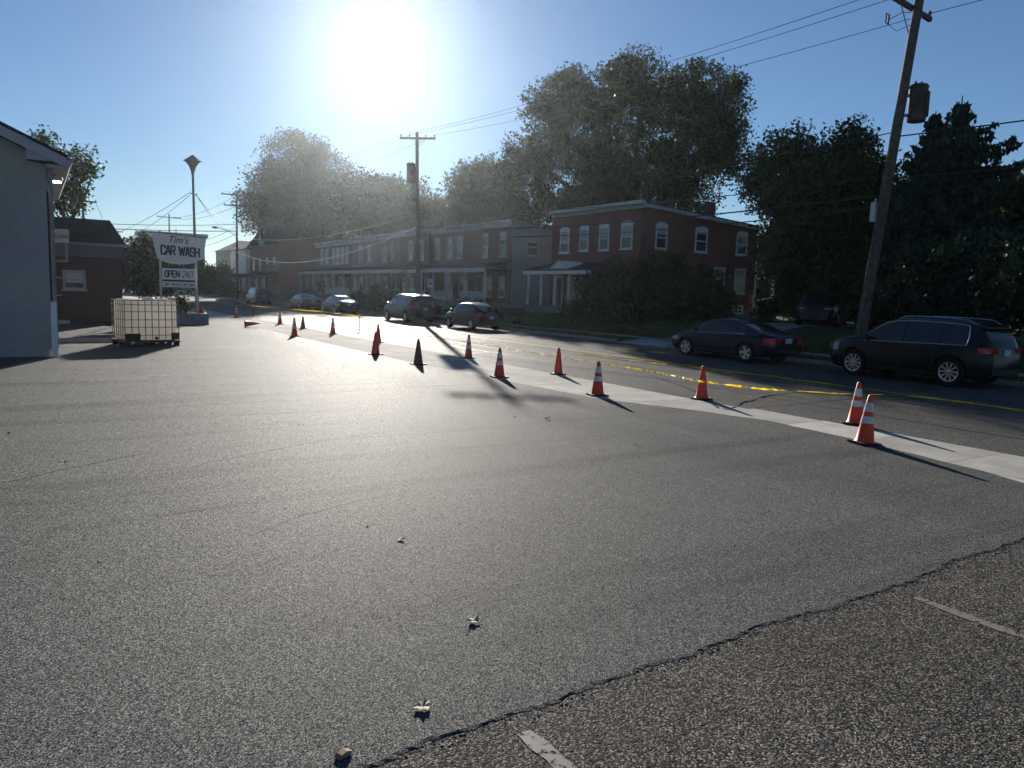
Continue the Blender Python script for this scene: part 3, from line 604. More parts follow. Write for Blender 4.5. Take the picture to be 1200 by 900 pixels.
# ---- taller house left of the row: bare red end wall towards the camera, white bay front
def far_house(label, Y0, Y1, X0, X1, z0, H, wm, gable=True, porch=True, wins=3, roofm='shingle', dm='door_red', side=True, kind='gabled_house', hip=False):
    h = thing(kind, label, 'house', (X0, (Y0+Y1)/2, z0)); P = plane_x(X0)
    mb = MB(); mb.box((X0, Y0, -.1), (X1, Y1, H)); bw(mb, 'wall', M[wm], h)
    ym = (Y0+Y1)/2; mb = MB()
    if hip:
        rz = H+2.2; a = [(X0-.4, Y0-.4, H+.01), (X1+.4, Y0-.4, H+.01), (X1+.4, Y1+.4, H+.01), (X0-.4, Y1+.4, H+.01), (X0+3, ym, rz), (X1-3, ym, rz)]
        mb.add(a, [(0, 3, 2, 1), (0, 1, 5, 4), (1, 2, 5), (2, 3, 4, 5), (3, 0, 4)])
    else: mb.prism([(Y0-.3, H+.01), (Y1+.3, H+.01), (ym, H+2.4)], 'x', X0-.4, X1+.3)
    fixn(bw(mb, 'roof', M[roofm], h))
    if gable:
        mb = MB(); mb.prism([(ym-1.5, H-.2), (ym+1.5, H-.2), (ym+1.5, H+.9), (ym, H+2.7), (ym-1.5, H+.9)], 'x', X0-.5, X0+2.2); g = fixn(bw(mb, 'gable', M['offwhite'], h))
        mb = MB(); mb.prism([(ym-1.8, H+.7), (ym, H+2.82), (ym+1.8, H+.7), (ym+1.8, H+.9), (ym, H+3.05), (ym-1.8, H+.9)], 'x', X0-.7, X0+2.3); fixn(mb.build('gable_roof', M[roofm], g))
        window(h, plane_x(X0-.5), ym, .9, H+.1, H+1.3, M['white'], False, .3)
    for k in range(wins): window(h, P, Y0+(Y1-Y0)*(k+.6)/(wins+.2), 1.2, z0+3.9, z0+5.8, M['white'], False, (.3, .5, .2)[k % 3])
    if porch:
        mb = MB(); mb.prism([(X0-2.4, z0+2.7), (X0-2.4, z0+2.95), (X0-.005, z0+3.5), (X0-.005, z0+2.7)], 'y', Y0+.1, Y1-.1); fixn(bw(mb, 'porch_roof', M[roofm], h))
        mb = MB(); mb.box((X0-2.3, Y0+.2, -.1), (X0-.01, Y1-.2, z0+.3)); bw(mb, 'porch_floor', M['concrete2'], h)
        for k in range(5): yc = Y0+.4+(Y1-Y0-.8)*k/4; mb = MB(); mb.box((X0-2.25, yc-.1, z0+.303), (X0-2.05, yc+.1, z0+2.697)); bw(mb, 'column', M['white'], h)
        door(h, P, Y0+(Y1-Y0)*.3, 1.0, z0+.31, z0+2.4, M[dm], M['white'])
        for f in (.55, .8): window(h, P, Y0+(Y1-Y0)*f, 1.2, z0+.8, z0+2.4, M['white'], False, .3)
    return h
far_house('tall house with a bare red brick end wall and a white gabled bay', ypx(327), ypx(293), 32, 46, .6, 8.6, 'brick', True, True, 4)
far_house('pale sided house under a wide dark hip roof, beyond the gabled house', ypx(288), ypx(270), 32, 44, .5, 8.2, 'siding_white', False, True, 2, hip=True, dm='door_brown', kind='hip_roof_house')
far_house('sage sided house under a dark hip roof at the far bend', ypx(266), ypx(247), 33, 46, .5, 8.6, 'siding_green', False, True, 3, hip=True, kind='hip_roof_house')
# white house seen beside the sign
yw = 150; pz = at(240, 278, Y=yw); xw = at(240, 300, Y=yw).x
h = thing('white_house', 'white flat roofed house whose corner shows right beside the car wash sign', 'house', (xw-4, yw, 0))
mb = MB(); mb.box((xw-10, yw, -.1), (xw, yw+9, pz.z)); bw(mb, 'wall', M['siding_white'], h)
mb = MB(); mb.box((xw-10.5, yw-.5, pz.z+.005), (xw+.55, yw+9.4, pz.z+.5)); bw(mb, 'cornice', M['offwhite'], h)
Pw = plane_y(yw)
for k in (1.4, 4.4, 7.2):
    for v in (1.0, 4.2, 7.2): window(h, Pw, xw-k, 1.3, v, v+1.9, M['white'], False, .25)

# ---- white building at the left edge
h = thing('white_garage', 'white painted block building with a lit lamp under its eave at the left edge', 'building', (-6, 24.1, 0))
xc = .44; Yw = 24.1
apx, apz = -7.3, 9.15                                             # ridge
def rake(x): return 5.62+(xc+.0-x)*.455
mb = MB(); mb.prism([(xc, -.05), (xc, 5.2), (apx, rake(apx)-.42), (2*apx-xc, 5.2), (2*apx-xc, -.05)], 'y', Yw, Yw+9.6); fixn(bw(mb, 'wall', M['white_block'], h))
mb = MB(); L = xc+.50
mb.prism([(L, rake(L)-.16), (L, rake(L)-.08), (apx, rake(apx)-.08), (2*apx-L, rake(L)-.08), (2*apx-L, rake(L)-.16), (apx, rake(apx)-.16)], 'y', Yw-.35, Yw+10); fixn(bw(mb, 'roof', M['shingle'], h))
mb = MB(); mb.prism([(L-.02, rake(L)-.42), (L-.02, rake(L)-.165), (apx, rake(apx)-.165), (apx, rake(apx)-.42)], 'y', Yw-.34, Yw-.29); fixn(bw(mb, 'rake_board', M['rake'], h))
mb = MB(); mb.prism([(L-.02, rake(L)-.42), (L-.04, rake(L)-.36), (xc+.003, rake(L)-.36), (xc+.003, rake(L)-.42)], 'y', Yw-.285, Yw+9.9); fixn(bw(mb, 'soffit', M['rake'], h))
mb = MB(); mb.prism([(xc-.42, 5.12), (L-.10, 5.12), (L-.04, rake(L)-.42), (xc-.42, rake(xc-.42)-.42)], 'y', Yw-.28, Yw-.004); fixn(bw(mb, 'cornice_return', M['rake'], h))
mb = MB(); mb.prism([(L-.02, rake(L)-.40), (L+.04, rake(L)-.40), (L+.12, rake(L)-.24), (L+.12, rake(L)-.2), (L-.02, rake(L)-.2)], 'y', Yw-.2, Yw+9.9); fixn(bw(mb, 'gutter', M['rake'], h))
mb = MB(); mb.tube([(xc+.1, Yw+.10, 5.05), (xc+.1, Yw+.10, .2)], .055, 8); bw(mb, 'downspout', M['greysteel'], h, True)
mb = MB(); mb.lathe([(.03, .10), (.15, .08), (.17, .0), (.14, -.03)], 14, Matrix.Translation((xc+.24, Yw+.35, 4.72))); f = bw(mb, 'wall_lamp', M['offwhite'], h, True)
mb = MB(); mb.lathe([(.135, -.033), (.13, -.075), (.05, -.09)], 14, Matrix.Translation((xc+.24, Yw+.35, 4.72))); mb.build('lamp_lens', M['lamp_on'], f, True)
mb = MB(); mb.tube([(xc, Yw+.35, 4.86), (xc+.24, Yw+.35, 4.86), (xc+.24, Yw+.35, 4.80)], .02, 6); mb.build('lamp_arm', M['greysteel'], f)
mb = MB(); mb.box((xc+.004, Yw+.3, .0), (xc+.10, Yw+3.9, 4.4)); bw(mb, 'bay_door', M['darkwood'], h)
t = thing('corner_guard', 'short white guard post at the foot of the white building corner', 'guard post', (.50, 23.98, .007))
mb = MB(); mb.box((-.07, -.06, 0), (.07, .06, 1.44)); mb.build('post_body', M['white'], t); mb = MB(); mb.box((-.075, -.065, 1.442), (.075, .065, 1.475)); mb.build('post_cap', M['offwhite'], t)

# ---- brick car wash building with dark mansard
Yb = 42.5
h = thing('car_wash_building', 'brick car wash building with a dark shingled mansard and one small window', 'building', (1, Yb, 0))
xr = 3.82; xl = -9
mb = MB(); mb.box((xl, Yb, -.05), (xr, Yb+9, 3.16)); bw(mb, 'wall', M['brick_dark'], h)
mb = MB(); mb.box((xl-.02, Yb-.10, 3.165), (xr+.12, Yb+9.1, 3.72)); bw(mb, 'fascia', M['fascia'], h)
mb = MB(); mb.box((xl, Yb-.26, 3.724), (xr+.26, Yb-.0, 3.84)); mb.box((xr+.004, Yb+.003, 3.724), (xr+.26, Yb+9, 3.84)); bw(mb, 'gutter', M['greysteel'], h)
mb = MB(); vs = [(xl, Yb-.2, 3.85), (xr+.2, Yb-.2, 3.85), (xr+.2, Yb+9.2, 3.85), (xl, Yb+9.2, 3.85), (xl, Yb+.55, 5.0), (xr-.42, Yb+.55, 5.0), (xr-.42, Yb+8.4, 5.0), (xl, Yb+8.4, 5.0)]
mb.add(vs, [(0, 3, 2, 1), (4, 5, 6, 7), (0, 1, 5, 4), (1, 2, 6, 5), (2, 3, 7, 6), (3, 0, 4, 7)]); rf = fixn(bw(mb, 'roof', M['shingle'], h))
# shingle courses stand a little proud
mb = MB()
for k in range(9):
    a0, a1 = k/9, (k+1)/9; y0, y1 = Yb-.2+.75*a0, Yb-.2+.75*a1; z0, z1 = 3.85+1.15*a0, 3.85+1.15*a1
    mb.add([(xl, y0-.03, z0+.005), (xr+.2-.62*a0, y0-.03, z0+.005), (xr+.2-.62*a1, y1-.008, z1), (xl, y1-.008, z1), (xl, y0, z0), (xr+.2-.62*a0, y0, z0)], [(0, 1, 2, 3), (0, 4, 5, 1)])
fixn(mb.build('shingle_courses', M['shingle'], rf))['kind'] = 'stuff'
window(h, plane_y(Yb), 1.78, .95, 1.62, 2.52, M['siding'], False, .55, fr=.10)
mb = MB(); mb.box((.3, Yb-.06, 2.12), (1.25, Yb-.004, 2.16)); mb.box((.3, Yb-.06, 1.30), (1.25, Yb-.004, 1.33)); bw(mb, 'conduit', M['galv'], h)
mb = MB(); mb.box((-3.0, Yb-.02, .0), (.35, Yb-.003, 2.6)); bw(mb, 'bay_opening', M['darkwood'], h)
t = thing('vent_box', 'beige metal exhaust box with a round outlet beside the dark mansard', 'vent box', (1.1, Yb-1.4, 3.70))
mb = MB(); mb.box((-.38, -.35, 0), (.46, .35, .62)); mb.build('box_body', M['ac'], t)
mb = MB(); mb.tube([(-.06, -.36, .28), (-.06, -.50, .28)], .13, 12); mb.tube([(-.05, -.44, .28), (.44, -.44, .30)], .055, 8); mb.build('exhaust_pipe', M['greysteel'], t, True)
mb = MB(); mb.box((-.3, -.2, -.75), (-.2, -.1, -.003)); mb.box((.3, -.2, -.75), (.4, -.1, -.003)); mb.box((-.3, -.2, -.85), (.4, 1.39, -.753)); mb.build('bracket', M['greysteel'], t)
mb = MB(); mb.tube([(-.25, .1, .62), (-.25, .1, .95), (-.32, .1, 1.15)], .07, 8); mb.build('flue', M['ac'], t, True)
t = thing('concrete_wheel_stop', 'long low concrete kerb on the lot left of the tote', 'kerb', (1.5, 29.6, .007))
mb = MB(); mb.prism([(-.1, 0), (-.08, .13), (.08, .13), (.1, 0)], 'x', -1.3, 1.1); fixn(mb.build('kerb_body', M['concrete'], t))
mb = MB(); mb.box((-1.0, -.02, .131), (-.93, .02, .16)); mb.box((.7, -.02, .131), (.77, .02, .16)); mb.build('anchor_pin', M['rust'], t)
t = thing('concrete_step', 'pale concrete step at the foot of the brick car wash wall', 'step', (1.0, Yb-.5, .007))
mb = MB(); mb.box((-.5, -.3, 0), (.5, .45, .16)); mb.build('tread', M['concrete'], t); mb = MB(); mb.box((-.5, .1, .162), (-.05, .45, .32)); mb.build('upper_tread', M['concrete'], t)

# ================================================================== SIGN, PLANTER, LAMP
Ys = 42.3
t = thing('planter', 'long low grey block planter at the foot of the car wash sign', 'planter', (5.8, 42.0, .007))
mb = MB(); mb.box((-2.3, -.7, 0), (1.8, -.5, .56)); mb.box((-2.3, .6, 0), (1.8, .8, .56)); mb.box((-2.3, -.497, 0), (-2.1, .597, .56)); mb.box((1.6, -.497, 0), (1.8, .597, .56)); mb.build('planter_wall', M['planter'], t)
mb = MB(); mb.box((-2.097, -.497, 0), (1.597, .597, .50)); mb.build('soil', M['soil'], t)
t = thing('car_wash_sign', 'white car wash sign on two posts with an open hours board below', 'sign', (6.4, Ys, .5))
def W3(x, z): return (x-6.4, z-.5)
mb = MB(); A = [(5.19, 4.48), (7.69, 4.40), (7.36, 3.26), (7.05, 3.20)]
A = [(5.17, 4.50), (7.70, 4.36), (7.52, 3.30), (7.26, 3.22)]+[(6.42+.82*math.cos(R(a)), 3.20-.20*math.sin(R(a))) for a in range(0, 181, 15)]+[(5.42, 3.26)]
mb.prism([W3(*p) for p in A], 'y', -.14, .14); pn = fixn(mb.build('sign_panel', M['sign_face'], t))
mb = MB(); mb.prism([W3(*p) for p in [(5.10, 4.508), (5.10, 4.56), (7.78, 4.42), (7.78, 4.368)]], 'y', -.17, .17); fixn(mb.build('top_cap', M['greysteel'], t))
tilt = -R(2.2)
block_text('CAR WASH', 5.53-6.4, 7.38-6.4, 3.44-.5, .50, .085, M['ink'], pn, -.150, -R(2.2))
text("Tim's", .46, M['ink_red'], pn, (6.34-6.4, -.147, 4.19-.5), (R(90), -tilt, 0), sx=.98, shear=.35, offset=.004)
mb = MB(); mb.box((5.64-6.4, -.10, 2.22-.5), (7.13-6.4, .10, 2.79-.5)); pn = mb.build('hours_board', M['sign_face'], t)
block_text('OPEN', 5.70-6.4, 6.42-6.4, 2.33-.5, .36, .058, M['ink'], pn, -.110); block_text('24/7', 6.54-6.4, 7.07-6.4, 2.33-.5, .34, .036, M['ink_grey'], pn, -.110)
mb = MB(); mb.box((5.64-6.4, -.10, 1.84-.5), (7.13-6.4, .10, 2.13-.5)); pn = mb.build('message_board', M['sign_face'], t)
block_text('SOFT WATER | HOT WAX', 5.68-6.4, 7.09-6.4, 1.91-.5, .15, .022, M['ink_grey'], pn, -.110)
mb = MB(); mb.box((5.64-6.4, -.07, 2.133-.5), (7.13-6.4, .07, 2.217-.5)); mb.build('rail', M['black_trim'], t)
for x in (5.54, 7.24):
    mb = MB(); mb.tube([(x-6.4, 0, 0), (x-6.4, 0, 3.35-.5)], .065, 10); mb.build('post', M['galv'], t, True)
for x, y, z, r_ in ((5.75, 42.55, 4.50, .05),):
    pass
mb = MB(); mb.tube([(5.55-6.4, .02, 4.0), (5.55-6.4, .02, 4.12)], .05, 8); mb.tube([(6.3-6.4, .02, 3.95), (6.3-6.4, .02, 4.3)], [.04, .01], 8); mb.build('finial', M['greysteel'], t, True)
# lamp post with a faceted diamond head
t = thing('lamp_post', 'slender grey lamp post with a faceted diamond head behind the sign', 'lamp post', (7.85, 46, .04))
mb = MB(); mb.tube([(0, 0, 0), (0, 0, .25), (0, 0, .26), (-.10, 0, 7.95)], [.16, .16, .085, .06], 12); mb.build('pole', M['greysteel'], t, True)
mb = MB(); mb.lathe([(.055, 7.80), (.075, 7.97), (.10, 8.10), (.20, 8.38), (.36, 8.58), (.50, 8.66), (.40, 8.70), (.02, 8.98)], 8, Matrix.Translation((-.10, 0, 0))@Matrix.Rotation(R(22.5), 4, 'Z')); hd = fixn(mb.build('lamp_head', M['greysteel'], t))
mb = MB(); mb.lathe([(.075, 7.76), (.075, 7.80)], 10, Matrix.Translation((-.10, 0, 0))); mb.build('collar', M['galv'], t)
mb = MB(); mb.tube([(-.12, -.05, 6.85), (-.30, -.05, 6.95)], .03, 6); mb.tube([(-.02, -.05, 6.85), (.12, -.05, 6.92)], .03, 6); mb.build('wire_bracket', M['galv'], t)

# ================================================================== TOTE
t = thing('liquid_tote', 'caged cream plastic liquid tote on a pallet left of the planter', 'tote', (3.18, 28.05, .007), R(11))
hw, hd_, z0, z1 = .83, .66, .20, 1.50
bm = bmesh.new(); bmesh.ops.create_cube(bm, size=1)
for v in bm.verts: v.co = Vector((v.co.x*2*hw*.97, v.co.y*2*hd_*.97, (z0+z1)/2+v.co.z*(z1-z0)))
bmesh.ops.bevel(bm, geom=list(bm.edges), offset=.11, segments=4, affect='EDGES', profile=.5)
me = bpy.data.meshes.new('bottle'); bm.to_mesh(me); bm.free(); me.materials.append(M['tote']); me.polygons.foreach_set('use_smooth', [True]*len(me.polygons))
bo = bpy.data.objects.new('bottle', me); COL.objects.link(bo); bo.parent = t
mb = MB(); mb.lathe([(.19, z1-.005), (.19, z1+.05), (.16, z1+.08)], 20, Matrix.Translation((0.06, -.15, 0))); mb.build('lid', M['white'], bo, True)
mb = MB(); mb.box((.28, -.4, z1-.01), (.55, -.2, z1+.04)); mb.build('label_sheet', M['white'], bo)
def bar_of(parent, a, b, r_=.014):
    mb = MB(); mb.tube([a, b], r_, 6); return mb.build('cage_bar', M['greysteel'], parent, True)
cage = None
xs_ = [-hw+.02, -hw+.17, -hw+.42, -hw+.66, -.0, .19, .38, .60, hw-.02]
xs_ = [-hw+2*hw*k/8 for k in range(9)]
for x in xs_:
    for y in (-hd_, hd_): bar_of(t, (x, y, z0+.02), (x, y, z1-.02))
for y in (-.44, -.22, 0, .22, .44):
    for x in (-hw, hw): bar_of(t, (x, y, z0+.02), (x, y, z1-.02))
for z in (.36, .62, .86, 1.12, 1.34, z1-.02):
    for y in (-hd_-.02, hd_+.02): bar_of(t, (-hw, y, z), (hw, y, z))
    for x in (-hw-.02, hw+.02): bar_of(t, (x, -hd_, z), (x, hd_, z))
mb = MB(); mb.box((-hw-.005, -hd_-.045, .20), (-.38, -hd_-.03, .42)); mb.build('id_plate', M['black_trim'], t)
mb = MB(); mb.box((.58, -hd_-.045, .20), (hw+.01, -hd_-.03, .44)); mb.build('id_plate', M['black_trim'], t)
mb = MB()
for y in (-hd_, 0, hd_): mb.box((-hw, y-.06, 0), (hw, y+.06, .03)); 
for x in (-hw+.08, 0, hw-.08):
    for y in (-hd_, 0, hd_): mb.box((x-.08, y-.06, .033), (x+.08, y+.06, .13))
mb.box((-hw-.03, -hd_-.05, .133), (hw+.03, hd_+.05, .19)); mb.build('pallet', M['black_trim'], t)
mb = MB(); mb.tube([(.1, -hd_-.02, .28), (.1, -hd_-.14, .26)], .045, 10); mb.build('valve', M['black_trim'], t, True)

# ================================================================== CARS
def smooth_interp(x, pts, k=5):
    xs = np.array([p[0] for p in pts]); ys = np.array([p[1] for p in pts]); g = np.linspace(xs[0], xs[-1], 241); v = np.interp(g, xs, ys)
    vp = np.pad(v, k, mode='edge'); ker = np.hanning(2*k+3)[1:-1]; ker /= ker.sum(); v2 = np.convolve(vp, ker, 'valid'); return float(np.interp(x, g, v2))
def make_car(name, label, S, loc, rz, group=None):
    """x forward (front bumper at +L/2), y left, z up. S holds the car's own profile as (distance from the rear, height)."""
    t = thing(name, label, 'car', loc, rz, group); L, Wd = S['L'], S['W']; hw = Wd/2; pm = S['paint']; rw = S['rw']
    top = lambda x: smooth_interp(x, S['top'], 4); belt = lambda x: min(smooth_interp(x, S['belt'], 6), top(x)-.025)
    bot = lambda x: smooth_interp(x, [(0, .36), (.25, .25), (.7, .20), (L-.7, .19), (L-.25, .22), (L, .30)], 3)
    wid = lambda x: hw*smooth_interp(x, [(0, .74), (.04, .82), (.18, .90), (.6, .97), (1.2, 1), (L-1.4, 1), (L-.7, .965), (L-.28, .88), (L-.07, .76), (L, .62)], 2)
    rfw = lambda x: wid(x)*smooth_interp(x, S['roofw'], 6)
    def ring(x):
        w, zb, zl, zt, wr = wid(x), bot(x), belt(x), top(x), rfw(x); m = zb+(zl-zb)*.55
        h = [(w*.80, zb), (w*.955, zb+.05), (w*.985, zb+.2*(zl-zb)), (w, m), (w*.985, m+(zl-m)*.6), (w*.95, zl-.012), (w*.93, zl), (wr+.012, zt-.055*min(1, (zt-zl)/.2)), (wr*.93, zt-.012), (wr*.6, zt+.012), (0, zt+.02)]
        return h
    def side_y(x, z):
        h = ring(x); a, b = h[6], h[7]
        f = (z-a[1])/max(1e-4, b[1]-a[1]); return a[0]+(b[0]-a[0])*min(1, max(0, f))
    def body_y(x, z):
        h = ring(x)[:7]
        for p, q in zip(h, h[1:]):
            if p[1] <= z <= q[1]: return p[0]+(q[0]-p[0])*(z-p[1])/max(1e-5, q[1]-p[1])
        return h[0][0]
    def top_z(x, y):
        h = ring(x)[7:]; ys = [p[0] for p in h][::-1]; zs = [p[1] for p in h][::-1]; return float(np.interp(abs(y), ys, zs))
    n = 72; xs = np.linspace(0, L, n); vs = []; m = 21
    for x in xs:
        h = ring(x); full = h+[(-p[0], p[1]) for p in h[-2::-1]]
        vs += [(x-L/2, p[0], p[1]) for p in full]
    fs = [(i*m+k, (i+1)*m+k, (i+1)*m+(k+1) % m, i*m+(k+1) % m) for i in range(n-1) for k in range(m)]+[tuple(range(m)), tuple(range(n*m-1, (n-1)*m-1, -1))]
    mb = MB(); mb.add(vs, fs); body = fixn(mb.build('body', pm, t, True))
    # wheel arches cut out of the body
    cut = MB()
    for xa in S['axles']:
        for s in (-1, 1): cut.lathe([(rw+.055, 0), (rw+.055, .36)], 28, Matrix.Translation((xa-L/2, s*(hw-.28) if s > 0 else -hw-.08, rw+.01))@Matrix.Rotation(R(-90), 4, 'X'))
    co = fixn(cut.build('cutter', M['alloy_dark'], t)); md = body.modifiers.new('b', 'BOOLEAN'); md.operation = 'DIFFERENCE'; md.object = co; md.solver = 'EXACT'
    nv0 = len(body.data.vertices); bpy.context.view_layer.update(); dg = bpy.context.evaluated_depsgraph_get(); ev = body.evaluated_get(dg); me = bpy.data.meshes.new_from_object(ev)
    body.modifiers.clear(); body.data = me; bpy.data.objects.remove(co)
    me.polygons.foreach_set('use_smooth', [True]*len(me.polygons)); me.set_sharp_from_angle(angle=R(32))
    # wheels
    for xa in S['axles']:
        for s in (-1, 1):
            T = Matrix.Translation((xa-L/2, s*(hw-.125), rw))@Matrix.Rotation(R(-90*s), 4, 'X')
            mb = MB(); mb.lathe([(rw*.66, -.11), (rw*.95, -.11), (rw, -.085), (rw, .085), (rw*.95, .11), (rw*.68, .11), (rw*.66, .05)], 32, T, True); w = fixn(mb.build('wheel', M['tyre'], t, True))
            mb = MB(); mb.lathe([(rw*.655, -.10), (rw*.655, .02), (.02, .02), (.02, -.10)], 24, T); mb.build('wheel_well', M['alloy_dark'], w)
            mb = MB(); mb.lathe([(rw*.60, .06), (rw*.60, .10), (rw*.67, .105), (rw*.67, .05)], 32, T, True)
            for k in range(S['spokes']):
                a = 2*math.pi*k/S['spokes']; wsp = S.get('spw', .05); Q = T@Matrix.Rotation(a, 4, 'Z')
                mb.add([Q@Vector(p) for p in ((.02, -wsp*.6, .07), (rw*.62, -wsp, .055), (rw*.62, wsp, .055), (.02, wsp*.6, .07), (.02, -wsp*.6, .095), (rw*.62, -wsp, .098), (rw*.62, wsp, .098), (.02, wsp*.6, .095))], [(4, 5, 6, 7), (0, 4, 7, 3), (0, 1, 5, 4), (3, 7, 6, 2), (1, 2, 6, 5)])
            mb.lathe([(.065, .05), (.06, .105), (.02, .11)], 14, T); fixn(mb.build('rim', M['alloy'], w))
    # glazing laid on the body surface, 5 mm proud
    def side_panel(nm, poly_lo, poly_hi, xa, xb, m_, par, s, off=.006, k=22):
        vs = []
        for x in np.linspace(xa, xb, k):
            zl, zh = np.interp(x, *zip(*poly_lo)), np.interp(x, *zip(*poly_hi))
            for q in range(5):
                z = zl+(max(zh, zl+.002)-zl)*q/4; vs.append((x-L/2, s*(side_y(x, z)+off), z))
        mb = MB(); mb.add(vs, [(i*5+q, (i+1)*5+q, (i+1)*5+q+1, i*5+q+1) for i in range(k-1) for q in range(4)]); return fixn(mb.build(nm, m_, par, True))
    g = S['glass']                                       # x list of the side glass outline
    xs0, xs1 = g[0], g[-1]
    def hi(x): return [(x_, min(top(x_)-.075, max(belt(x_)+.03, top(x_)-.085))) for x_ in np.linspace(xs0, xs1, 40)]
    for s in (-1, 1):
        for a, b in zip(S['panes'], S['panes'][1:]):
            a2, b2 = a+.022, b-.022
            lo_ = [(x_, belt(x_)+.02) for x_ in np.linspace(xs0, xs1, 40)]
            side_panel('side_window', lo_, hi(0), a2, b2, M['carglass'], t, s)
        if S.get('chrome'):
            pts = [(x-L/2, s*(side_y(x, belt(x)+.012)+.012), belt(x)+.012) for x in np.linspace(xs0, xs1, 24)]
            mb = MB(); mb.tube(pts, .009, 5)
            if S['chrome'] == 'full': mb.tube([(x-L/2, s*(side_y(x, z)+.010), z) for x, z in [(x_, z_+.012) for x_, z_ in hi(0)]], .010, 5); mb.tube([(xs0-L/2, s*(side_y(xs0, belt(xs0)+.01)+.01), belt(xs0)+.012), (xs0-.05-L/2, s*(side_y(xs0-.05, belt(xs0)+.06)+.012), (belt(xs0)+hi(0)[0][1])/2), (xs0-L/2, s*(side_y(xs0, hi(0)[0][1])+.01), hi(0)[0][1]+.012)], .012, 5)
            mb.build('window_trim', M['chrome'], t, True)
        # door seams, handle, sill cladding
        for xd in S['doors']:
            mb = MB(); zz = np.linspace(bot(xd)+.10, belt(xd)-.01, 9)
            mb.add([(xd+dx-L/2, s*(body_y(xd, z)+.003), z) for z in zz for dx in (-.006, .006)], [(2*i, 2*i+1, 2*i+3, 2*i+2) for i in range(8)]); fixn(mb.build('door_seam', M['black_trim'], t))
        for xd in S['doors'][:-1]:
            zz = belt(xd)-.13; mb = MB(); mb.tube([(xd+.10-L/2, s*(body_y(xd+.1, zz)+.006), zz), (xd+.13-L/2, s*(body_y(xd+.13, zz)+.03), zz), (xd+.27-L/2, s*(body_y(xd+.27, zz)+.03), zz), (xd+.30-L/2, s*(body_y(xd+.3, zz)+.006), zz)], .013, 6); mb.build('door_handle', S.get('handle', pm), t, True)
        a0, a1 = S['axles']; mb = MB(); k = 16; xx = np.linspace(a0+rw+.08, a1-rw-.08, k)
        mb.add([(x-L/2, s*(body_y(x, z)+.012), z) for x in xx for z in (bot(x)+.06, bot(x)+.06+S.get('clad', .08))], [(2*i, 2*i+1, 2*i+3, 2*i+2) for i in range(k-1)]); fixn(mb.build('sill_trim', M['black_trim'], t))
        # mirror
        xm = S['panes'][-1]-.12; ym = side_y(xm, belt(xm)+.04); bm = MB(); bm.tube([(xm-L/2, s*(ym-.03), belt(xm)+.04), (xm+.01-L/2, s*(ym+.06), belt(xm)+.07)], .02, 6)
        bm.lathe([(.02, -.07), (.075, -.05), (.095, .02), (.08, .07), (.03, .09)], 12, Matrix.Translation((xm-L/2, s*(ym+.13), belt(xm)+.10))@Matrix.Rotation(R(90), 4, 'X')); bm.build('mirror', S.get('mirror', pm), t, True)
        # lamps follow the corner of the body
        def corner(nm, x0, x1, z0f, z1f, m_):
            vs = []; k = 9
            for x in np.linspace(x0, x1, k):
                for q in range(4):
                    z = z0f(x)+(z1f(x)-z0f(x))*q/3; vs.append((x-L/2, s*(body_y(x, min(z, belt(x)-.015))+.006), z))
            mb = MB(); mb.add(vs, [(i*4+q, (i+1)*4+q, (i+1)*4+q+1, i*4+q+1) for i in range(k-1) for q in range(3)]); return fixn(mb.build(nm, m_, t, True))
        tl = S['tail']; corner('tail_lamp', -.0, tl[2], lambda x: tl[0]-.02*x, lambda x: tl[1]-.05*x, M['tail'])
        hl = S['headl']; corner('headlight', L-hl[2], L-.03, lambda x: hl[0]+.0*(x-L), lambda x: hl[1]-.12*(x-L+hl[2]), M['head'])
        # inboard part of the tail lamp and headlight on the end faces
        mb = MB(); w0 = wid(0); mb.box((-L/2-.012, min(s*w0*.62, s*w0*.99), tl[0]), (-L/2+.02, max(s*w0*.62, s*w0*.99), tl[1]-.02)); mb.build('tail_lamp', M['tail'], t)
        w1 = wid(L); mb = MB(); mb.box((L/2-.05, min(s*w1*.72, s*w1*1.12), hl[0]+.01), (L/2+.008-.02, max(s*w1*.72, s*w1*1.12), hl[1]-.05)); mb.build('headlight', M['head'], t)
    # windscreen and rear glass on the top surface
    def top_panel(nm, xa, xb, f):
        vs = []; k = 12
        for x in np.linspace(xa, xb, k):
            for q in range(9): y = (q/4-1)*rfw(x)*f; vs.append((x-L/2, y, top_z(x, y)+.006))
        mb = MB(); mb.add(vs, [(i*9+q, (i+1)*9+q, (i+1)*9+q+1, i*9+q+1) for i in range(k-1) for q in range(8)]); return fixn(mb.build(nm, M['carglass'], t, True))
    top_panel('windscreen', S['ws'][0], S['ws'][1], .90); top_panel('rear_window', S['rg'][0], S['rg'][1], .86)
    # rear plate, bumper inserts, grille
    zp = S['plate']; mb = MB(); mb.box((-L/2-.02, -.16, zp), (-L/2+.01, .16, zp+.16)); mb.build('number_plate', M['plate'], t)
    mb = MB(); w0 = wid(0)*.9; mb.box((-L/2-.014, -w0, .36), (-L/2+.04, w0, .50)); mb.build('rear_bumper_trim', M['black_trim'], t)
    w1 = wid(L)*.8; mb = MB(); mb.box((L/2-.05, -w1*.75, .50), (L/2+.004, w1*.75, S['headl'][1]-.06)); gr = mb.build('grille', M['black_trim'], t)
    mb = MB()
    for k in range(4): z = .53+k*(S['headl'][1]-.62)/3; mb.box((L/2+.005, -w1*.7, z), (L/2+.012, w1*.7, z+.015))
    mb.build('grille_bar', S.get('bars', M['chrome']), gr)
    mb = MB(); mb.box((L/2-.06, -w1*.9, .30), (L/2+.003, w1*.9, .42)); mb.build('air_intake', M['black_trim'], t)
